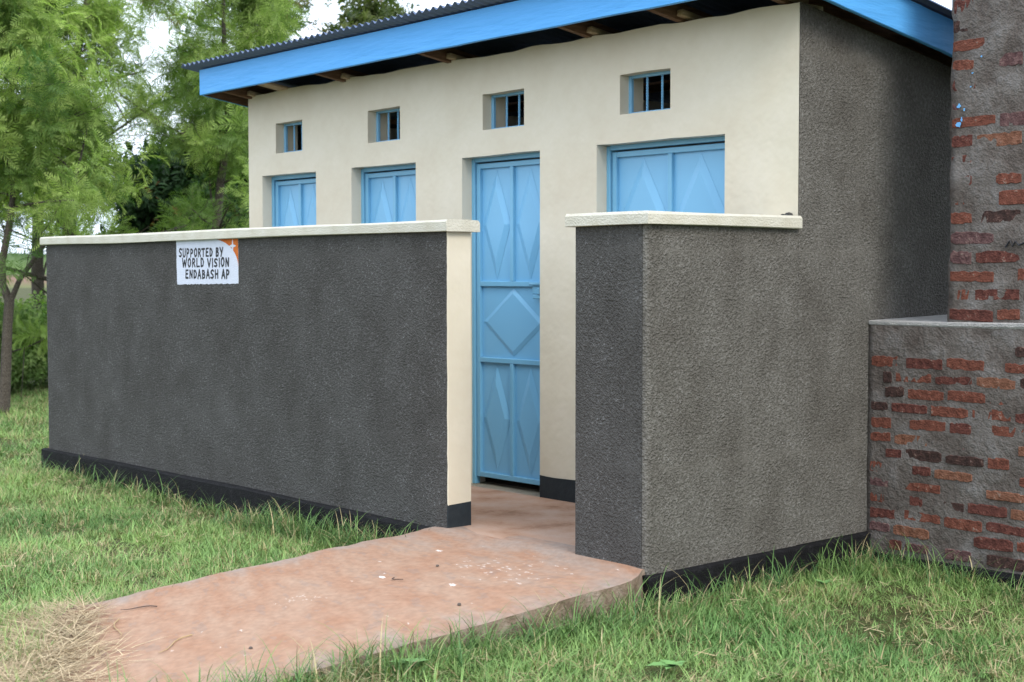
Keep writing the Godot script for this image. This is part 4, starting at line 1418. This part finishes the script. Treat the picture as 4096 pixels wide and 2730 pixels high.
	var spots := [[Vector3(-9.3, -0.2, -1.5), "bright green shrub just left of the screen wall"], [Vector3(-10.6, -0.2, -0.1), "bright green shrub at the left edge behind the forked trunk"], [Vector3(-9.5, -0.2, -3.2), "bright green shrub mostly hidden by the screen wall"], [Vector3(-9.4, -0.2, -5.2), "bright green shrub behind the building corner"]]
	for s in spots:
		shrub("shrub", s[1], s[0], Vector3(1.15, 0.64, 1.1), small, 1300, Color(0.15, 0.28, 0.07), Color(0.4, 0.5, 0.2))

# ---------------------------------------------------------------- grass and straw
func free_ground(x: float, z: float) -> bool:
	if x > -1.27 and x < 3.99 and z < 1.21 and z > -3.0: return false
	if x > 3.82 and x < 5.46 and z > 0.9 and z < 3.28 + (x - 3.8) * 0.64: return false
	if x > 3.8 and x < 5.44 and z < 1.21 and z > -3.0: return false
	if x > 5.3 and z < BRICK_Z + 0.045: return false
	return true

func scatter(x0: float, x1: float, z0: float, z1: float, per_m2: float, where: Array, cols: Array, kinds: int, sc: Vector2, dry: float, tint: Color, tint2: Color) -> void:
	var n := int((x1 - x0) * (z1 - z0) * per_m2)
	for i in n:
		var x := rng.randf_range(x0, x1)
		var z := rng.randf_range(z0, z1)
		if not free_ground(x, z): continue
		var patchy := waver.get_noise_2d(x * 22.0, z * 22.0)
		if patchy < -0.28 and rng.randf() < 0.65: continue
		var k := rng.randi() % kinds
		var s := rng.randf_range(sc.x, sc.y) * (1.0 + patchy * 0.55)
		var b := Basis(Vector3.UP, rng.randf() * TAU) * Basis(Vector3.RIGHT, rng.randfn(0, 0.15))
		where[k].append(Transform3D(b.scaled(Vector3(s, s, s)), Vector3(x, ground_y(x, z), z)))
		var c := tint.lerp(tint2, clampf(0.5 + waver.get_noise_2d(x * 9.0 + 300.0, z * 9.0) * 0.9 + rng.randfn(0, 0.22), 0, 1))
		if rng.randf() < dry + maxf(0.0, waver.get_noise_2d(x * 14.0 + 900.0, z * 14.0)) * 0.35:
			c = Color(0.5, 0.42, 0.25).lerp(Color(0.28, 0.27, 0.1), rng.randf())
		cols[k].append(c * rng.randf_range(0.8, 1.2))

func build_grass() -> void:
	rng.seed = 606
	var lawn := []
	for k in 4:
		lawn.append(tuft(9, 0.035, Vector2(0.05, 0.13), 0.0055, Vector2(0.3, 1.5), Vector2(0.2, 1.9), 3))
	var flat := tuft(4, 0.05, Vector2(0.06, 0.16), 0.0036, Vector2(1.25, 1.6), Vector2(-0.3, 0.4), 3)
	var loose := tuft(4, 0.04, Vector2(0.12, 0.26), 0.0062, Vector2(0.2, 1.0), Vector2(0.3, 1.6), 4)
	var g1 := Color(0.12, 0.24, 0.07)
	var g2 := Color(0.31, 0.46, 0.15)
	# near lawns
	var names := [["lawn_grass", "short green lawn left of the concrete path along the screen wall"], ["lawn_grass", "lush green lawn right of the concrete path, in front of the brick building"], ["lawn_grass", "mown green lawn beyond the left end of the screen wall"]]
	var areas := [[-1.3, 3.9, 1.2, 5.0, 1500.0, Vector2(0.55, 0.95)], [3.6, 9.0, -0.6, 5.4, 1400.0, Vector2(0.55, 0.95)], [-10.5, -1.25, -4.5, 5.0, 420.0, Vector2(0.8, 1.3)]]
	for i in 3:
		var where := [[], [], [], []]
		var cols := [[], [], [], []]
		var a: Array = areas[i]
		scatter(a[0], a[1], a[2], a[3], a[4], where, cols, 4, a[5], [0.18, 0.14, 0.18][i], g1, g2)
		var root := thing(names[i][0], names[i][1], "grass")
		root.set_meta("kind", "stuff")
		for k in 4:
			many("blades", lawn[k], mats.grass, where[k], cols[k], root)
		# dead pale stalks lying among the green, and scattered longer blades
		var dw := []
		var dc := []
		var lw := []
		var lc := []
		for q in int((a[1] - a[0]) * (a[3] - a[2]) * (70.0 if i < 2 else 14.0)):
			var p := Vector2(rng.randf_range(a[0], a[1]), rng.randf_range(a[2], a[3]))
			if not free_ground(p.x, p.y): continue
			var y := ground_y(p.x, p.y)
			if waver.get_noise_2d(p.x * 14.0 + 900.0, p.y * 14.0) > rng.randf_range(-0.5, 0.3):
				dw.append(Transform3D(Basis(Vector3.UP, rng.randf() * TAU) * Basis(Vector3.RIGHT, rng.randfn(0, 0.25)), Vector3(p.x, y + rng.randf_range(0.025, 0.06), p.y)))
				dc.append(Color(0.55, 0.46, 0.28).lerp(Color(0.36, 0.28, 0.15), rng.randf()))
			if rng.randf() < 0.6:
				lw.append(Transform3D(Basis(Vector3.UP, rng.randf() * TAU).scaled(Vector3.ONE * rng.randf_range(0.4, 0.75)), Vector3(p.x, y, p.y)))
				lc.append(g1.lerp(g2, rng.randf()) * rng.randf_range(0.85, 1.25))
		many("dead_stalks", flat, mats.dry, dw, dc, root)
		many("long_blades", loose, mats.grass, lw, lc, root)
	# longer grass along the feet of the walls and the path
	var tall := []
	for k in 3:
		tall.append(tuft(7, 0.045, Vector2(0.12, 0.3), 0.0055, Vector2(0.05, 0.8), Vector2(0.5, 2.1), 5))
	var lines := [[Vector2(-1.3, 1.27), Vector2(3.75, 1.31), 260, 0.1, "tall_grass", "longer grass blades leaning on the black plinth of the long screen wall"],
		[Vector2(2.2, 1.34), Vector2(3.85, 1.34), 330, 0.07, "tall_grass", "thick tuft of long grass where the long screen wall meets the path"],
		[Vector2(5.5, 1.1), Vector2(5.52, -0.5), 140, 0.09, "tall_grass", "longer grass blades along the black plinth of the gable"],
		[Vector2(5.5, -0.5), Vector2(8.6, -0.5), 300, 0.09, "tall_grass", "longer grass blades along the plinth of the brick building"],
		[Vector2(5.55, 1.2), Vector2(5.6, 4.4), 420, 0.07, "tall_grass", "longer grass blades along the right side of the concrete path"],
		[Vector2(3.72, 1.4), Vector2(3.7, 3.2), 90, 0.05, "tall_grass", "longer grass blades lapping the left edge of the concrete path"]]
	for l in lines:
		var where := [[], [], []]
		var cols := [[], [], []]
		for i in l[2]:
			var p: Vector2 = l[0].lerp(l[1], rng.randf()) + Vector2(rng.randfn(0, l[3]), rng.randfn(0, l[3]))
			if not free_ground(p.x, p.y): continue
			var k := rng.randi() % 3
			var s := rng.randf_range(0.5, 1.1)
			if l[0].x < 3.8 and l[0].x > 3.6: s *= 0.6
			where[k].append(Transform3D(Basis(Vector3.UP, rng.randf() * TAU).scaled(Vector3.ONE * s), Vector3(p.x, ground_y(p.x, p.y), p.y)))
			var c := Color(0.06, 0.15, 0.05).lerp(Color(0.19, 0.3, 0.09), rng.randf())
			if rng.randf() < 0.15: c = Color(0.42, 0.36, 0.2)
			cols[k].append(c)
		var root := thing(l[4], l[5], "grass")
		root.set_meta("kind", "stuff")
		for k in 3:
			many("blades", tall[k], mats.grass, where[k], cols[k], root)
	# cut dry straw heaped at the end of the path
	var stalk := []
	for k in 3:
		stalk.append(tuft(5, 0.06, Vector2(0.1, 0.26), 0.0042, Vector2(1.4, 1.62), Vector2(-0.25, 0.3), 4))
	var where := [[], [], []]
	var cols := [[], [], []]
	for i in 900:
		var t := rng.randf()
		var p := Vector2(3.66, 3.3).lerp(Vector2(4.95, 4.05), t) + Vector2(rng.randfn(0, 0.05 + 0.06 * t), rng.randfn(0, 0.06 + 0.09 * t))
		var heap := 0.03 * exp(-pow((t - 0.6) * 2.2, 2.0)) * rng.randf()
		var y := maxf(ground_y(p.x, p.y), path_y(p.y) if p.x > 3.8 and p.y < 3.3 + (p.x - 3.8) * 0.65 else -1.0)
		var k := rng.randi() % 3
		where[k].append(Transform3D(Basis(Vector3.UP, rng.randf() * TAU) * Basis(Vector3.RIGHT, rng.randfn(0, 0.1)), Vector3(p.x, y + 0.008 + heap, p.y)))
		cols[k].append(Color(0.66, 0.53, 0.35).lerp(Color(0.34, 0.25, 0.15), rng.randf()) * rng.randf_range(0.8, 1.2))
	var root := thing("straw", "dry straw heaped over the lower left end of the concrete path", "straw")
	root.set_meta("kind", "stuff")
	for k in 3:
		many("stalks", stalk[k], mats.dry, where[k], cols[k], root)

func build_bits() -> void:
	# broad-leaved weeds in the right lawn
	rng.seed = 404
	for w in [[Vector2(6.25, 1.92), 0.09, "small weed with lobed pale green leaves near the bottom of the right lawn"], [Vector2(5.72, 0.2), 0.06, "small round-leaved weed close to the gable plinth"], [Vector2(5.62, 2.75), 0.08, "broad-leaved weed at the lower right edge of the path"]]:
		var root := thing("weed", w[2], "weed", Vector3(w[0].x, ground_y(w[0].x, w[0].y) + 0.02, w[0].y))
		for k in 7:
			var st := mk()
			var b := Basis(Vector3.UP, k * 0.95 + rng.randf() * 0.4) * Basis(Vector3.RIGHT, -rng.randf_range(0.3, 0.8))
			var l: float = w[1] * rng.randf_range(0.7, 1.3)
			var prev := []
			for i in 7:
				var t := i / 6.0
				var wd := l * 0.34 * sin(PI * pow(t, 0.7) * 0.97 + 0.05) * (1.0 if i % 2 == 0 else 0.72)
				var mid := Vector3(0, -0.25 * l * t * t + 0.02, l * t)
				var cur := [b * (mid + Vector3(-wd, 0.1 * wd, 0)), b * mid, b * (mid + Vector3(wd, 0.1 * wd, 0))]
				if i > 0:
					quad(st, prev[0], prev[1], cur[1], cur[0], Vector3.UP)
					quad(st, prev[1], prev[2], cur[2], cur[1], Vector3.UP)
				prev = cur
			obj("leaf", st, mats.weed, root)
	# twigs and stones lying on the path
	rng.seed = 99
	var twigs := [[Vector2(4.35, 3.35), 0.5, "thin dry stalk lying on the lower part of the path"], [Vector2(4.1, 3.12), 2.2, "dark twig at the left edge of the path near the straw"], [Vector2(4.62, 2.05), 0.2, "short dark twig in the middle of the path"], [Vector2(4.75, 3.3), 1.1, "pale dry stalk near the bottom of the path"]]
	for i in twigs.size():
		var t: Array = twigs[i]
		var st := mk()
		var pts := []
		var n := 6
		var l: float = [0.32, 0.16, 0.07, 0.26][i]
		for k in n:
			var d: float = (float(k) / (n - 1) - 0.5) * l
			var x: float = t[0].x + cos(t[1]) * d - sin(t[1]) * 0.02 * sin(k * 1.1)
			var z: float = t[0].y + sin(t[1]) * d + cos(t[1]) * 0.02 * sin(k * 1.1)
			pts.append(Vector3(x, path_y(z) + 0.008, z))
		tube(st, pts, [0.003, 0.003, 0.0028, 0.0025, 0.002, 0.001], 5)
		var o := obj("dry_stalk" if i % 3 == 0 else "twig", st, plain(lin(0.42, 0.3, 0.16) if i % 3 == 0 else lin(0.09, 0.06, 0.05), 0.8))
		tag(o, t[2], "stalk" if i % 3 == 0 else "twig")
	var stones := [[Vector2(5.05, 3.12), 0.009, "small dark stone near the lower right part of the path"], [Vector2(5.2, 2.15), 0.01, "small pebble close to the right edge of the path"], [Vector2(4.55, 1.75), 0.008, "tiny pebble in the upper middle of the path"]]
	for s in stones:
		var st := mk()
		lump(st, Vector3(s[0].x, path_y(s[0].y) + s[1] * 0.5, s[0].y), s[1])
		var o := obj("stone", st, plain(lin(0.1, 0.08, 0.07), 0.9))
		tag(o, s[2], "stone")

# ---------------------------------------------------------------- main
func _ready() -> void:
	var cam := Camera3D.new()
	cam.name = "camera"
	add_child(cam)
	cam.position = Vector3(10.1426, 1.4, 6.2464)
	cam.rotation = Vector3(-0.0454, 0.8424, -0.0007)
	cam.fov = 26.13
	cam.near = 0.1
	cam.far = 3000.0
	var att := CameraAttributesPhysical.new()
	att.frustum_focal_length = 51.71
	att.frustum_focus_distance = 8.0
	att.frustum_near = 0.1
	att.frustum_far = 3000.0
	att.exposure_aperture = 4.0
	cam.attributes = att
	cam.current = true

	var sky_im := Image.create(512, 256, false, Image.FORMAT_RGBF)
	var cl := FastNoiseLite.new()
	cl.seed = 17
	cl.frequency = 1.1
	cl.fractal_octaves = 5
	for y in 256:
		var el := (0.5 - (y + 0.5) / 256.0) * PI
		for x in 512:
			var az := TAU * (x + 0.5) / 512.0
			var d := Vector3(cos(el) * cos(az), sin(el) * 2.2, cos(el) * sin(az))
			var c := 0.5 + 0.9 * cl.get_noise_3dv(d)
			var v := Color(0.76, 0.92, 1.14).lerp(Color(1.06, 1.1, 1.14), clampf(c, 0.0, 1.0))
			v = v * (1.0 + 0.12 * maxf(sin(el), 0.0))
			if el < 0.0: v = Color(0.3, 0.3, 0.27)
			sky_im.set_pixel(x, y, v)
	var pano := PanoramaSkyMaterial.new()
	pano.panorama = ImageTexture.create_from_image(sky_im)
	pano.energy_multiplier = 1.25
	var sky := Sky.new()
	sky.sky_material = pano
	var env := Environment.new()
	env.background_mode = Environment.BG_SKY
	env.sky = sky
	env.tonemap_mode = Environment.TONE_MAPPER_LINEAR
	env.tonemap_exposure = 1.5
	env.sdfgi_enabled = true
	env.ssao_enabled = true
	env.ssil_enabled = true
	var we := WorldEnvironment.new()
	we.name = "environment"
	we.environment = env
	add_child(we)
	var sun := DirectionalLight3D.new()
	sun.name = "sun"
	add_child(sun)
	sun.look_at_from_position(Vector3(1.25, 1.05, 0.3) * 10.0, Vector3.ZERO)
	sun.light_energy = 0.5
	sun.light_angular_distance = 26.0
	sun.light_color = Color(1.0, 0.96, 0.9)
	sun.shadow_enabled = true

	waver.seed = 9
	waver.frequency = 0.05
	waver.fractal_octaves = 2
	make_materials()
	build_ground()
	build_path()
	build_block()
	build_screen_walls()
	build_brick_building()
	build_plants()
	build_grass()
	build_bits()
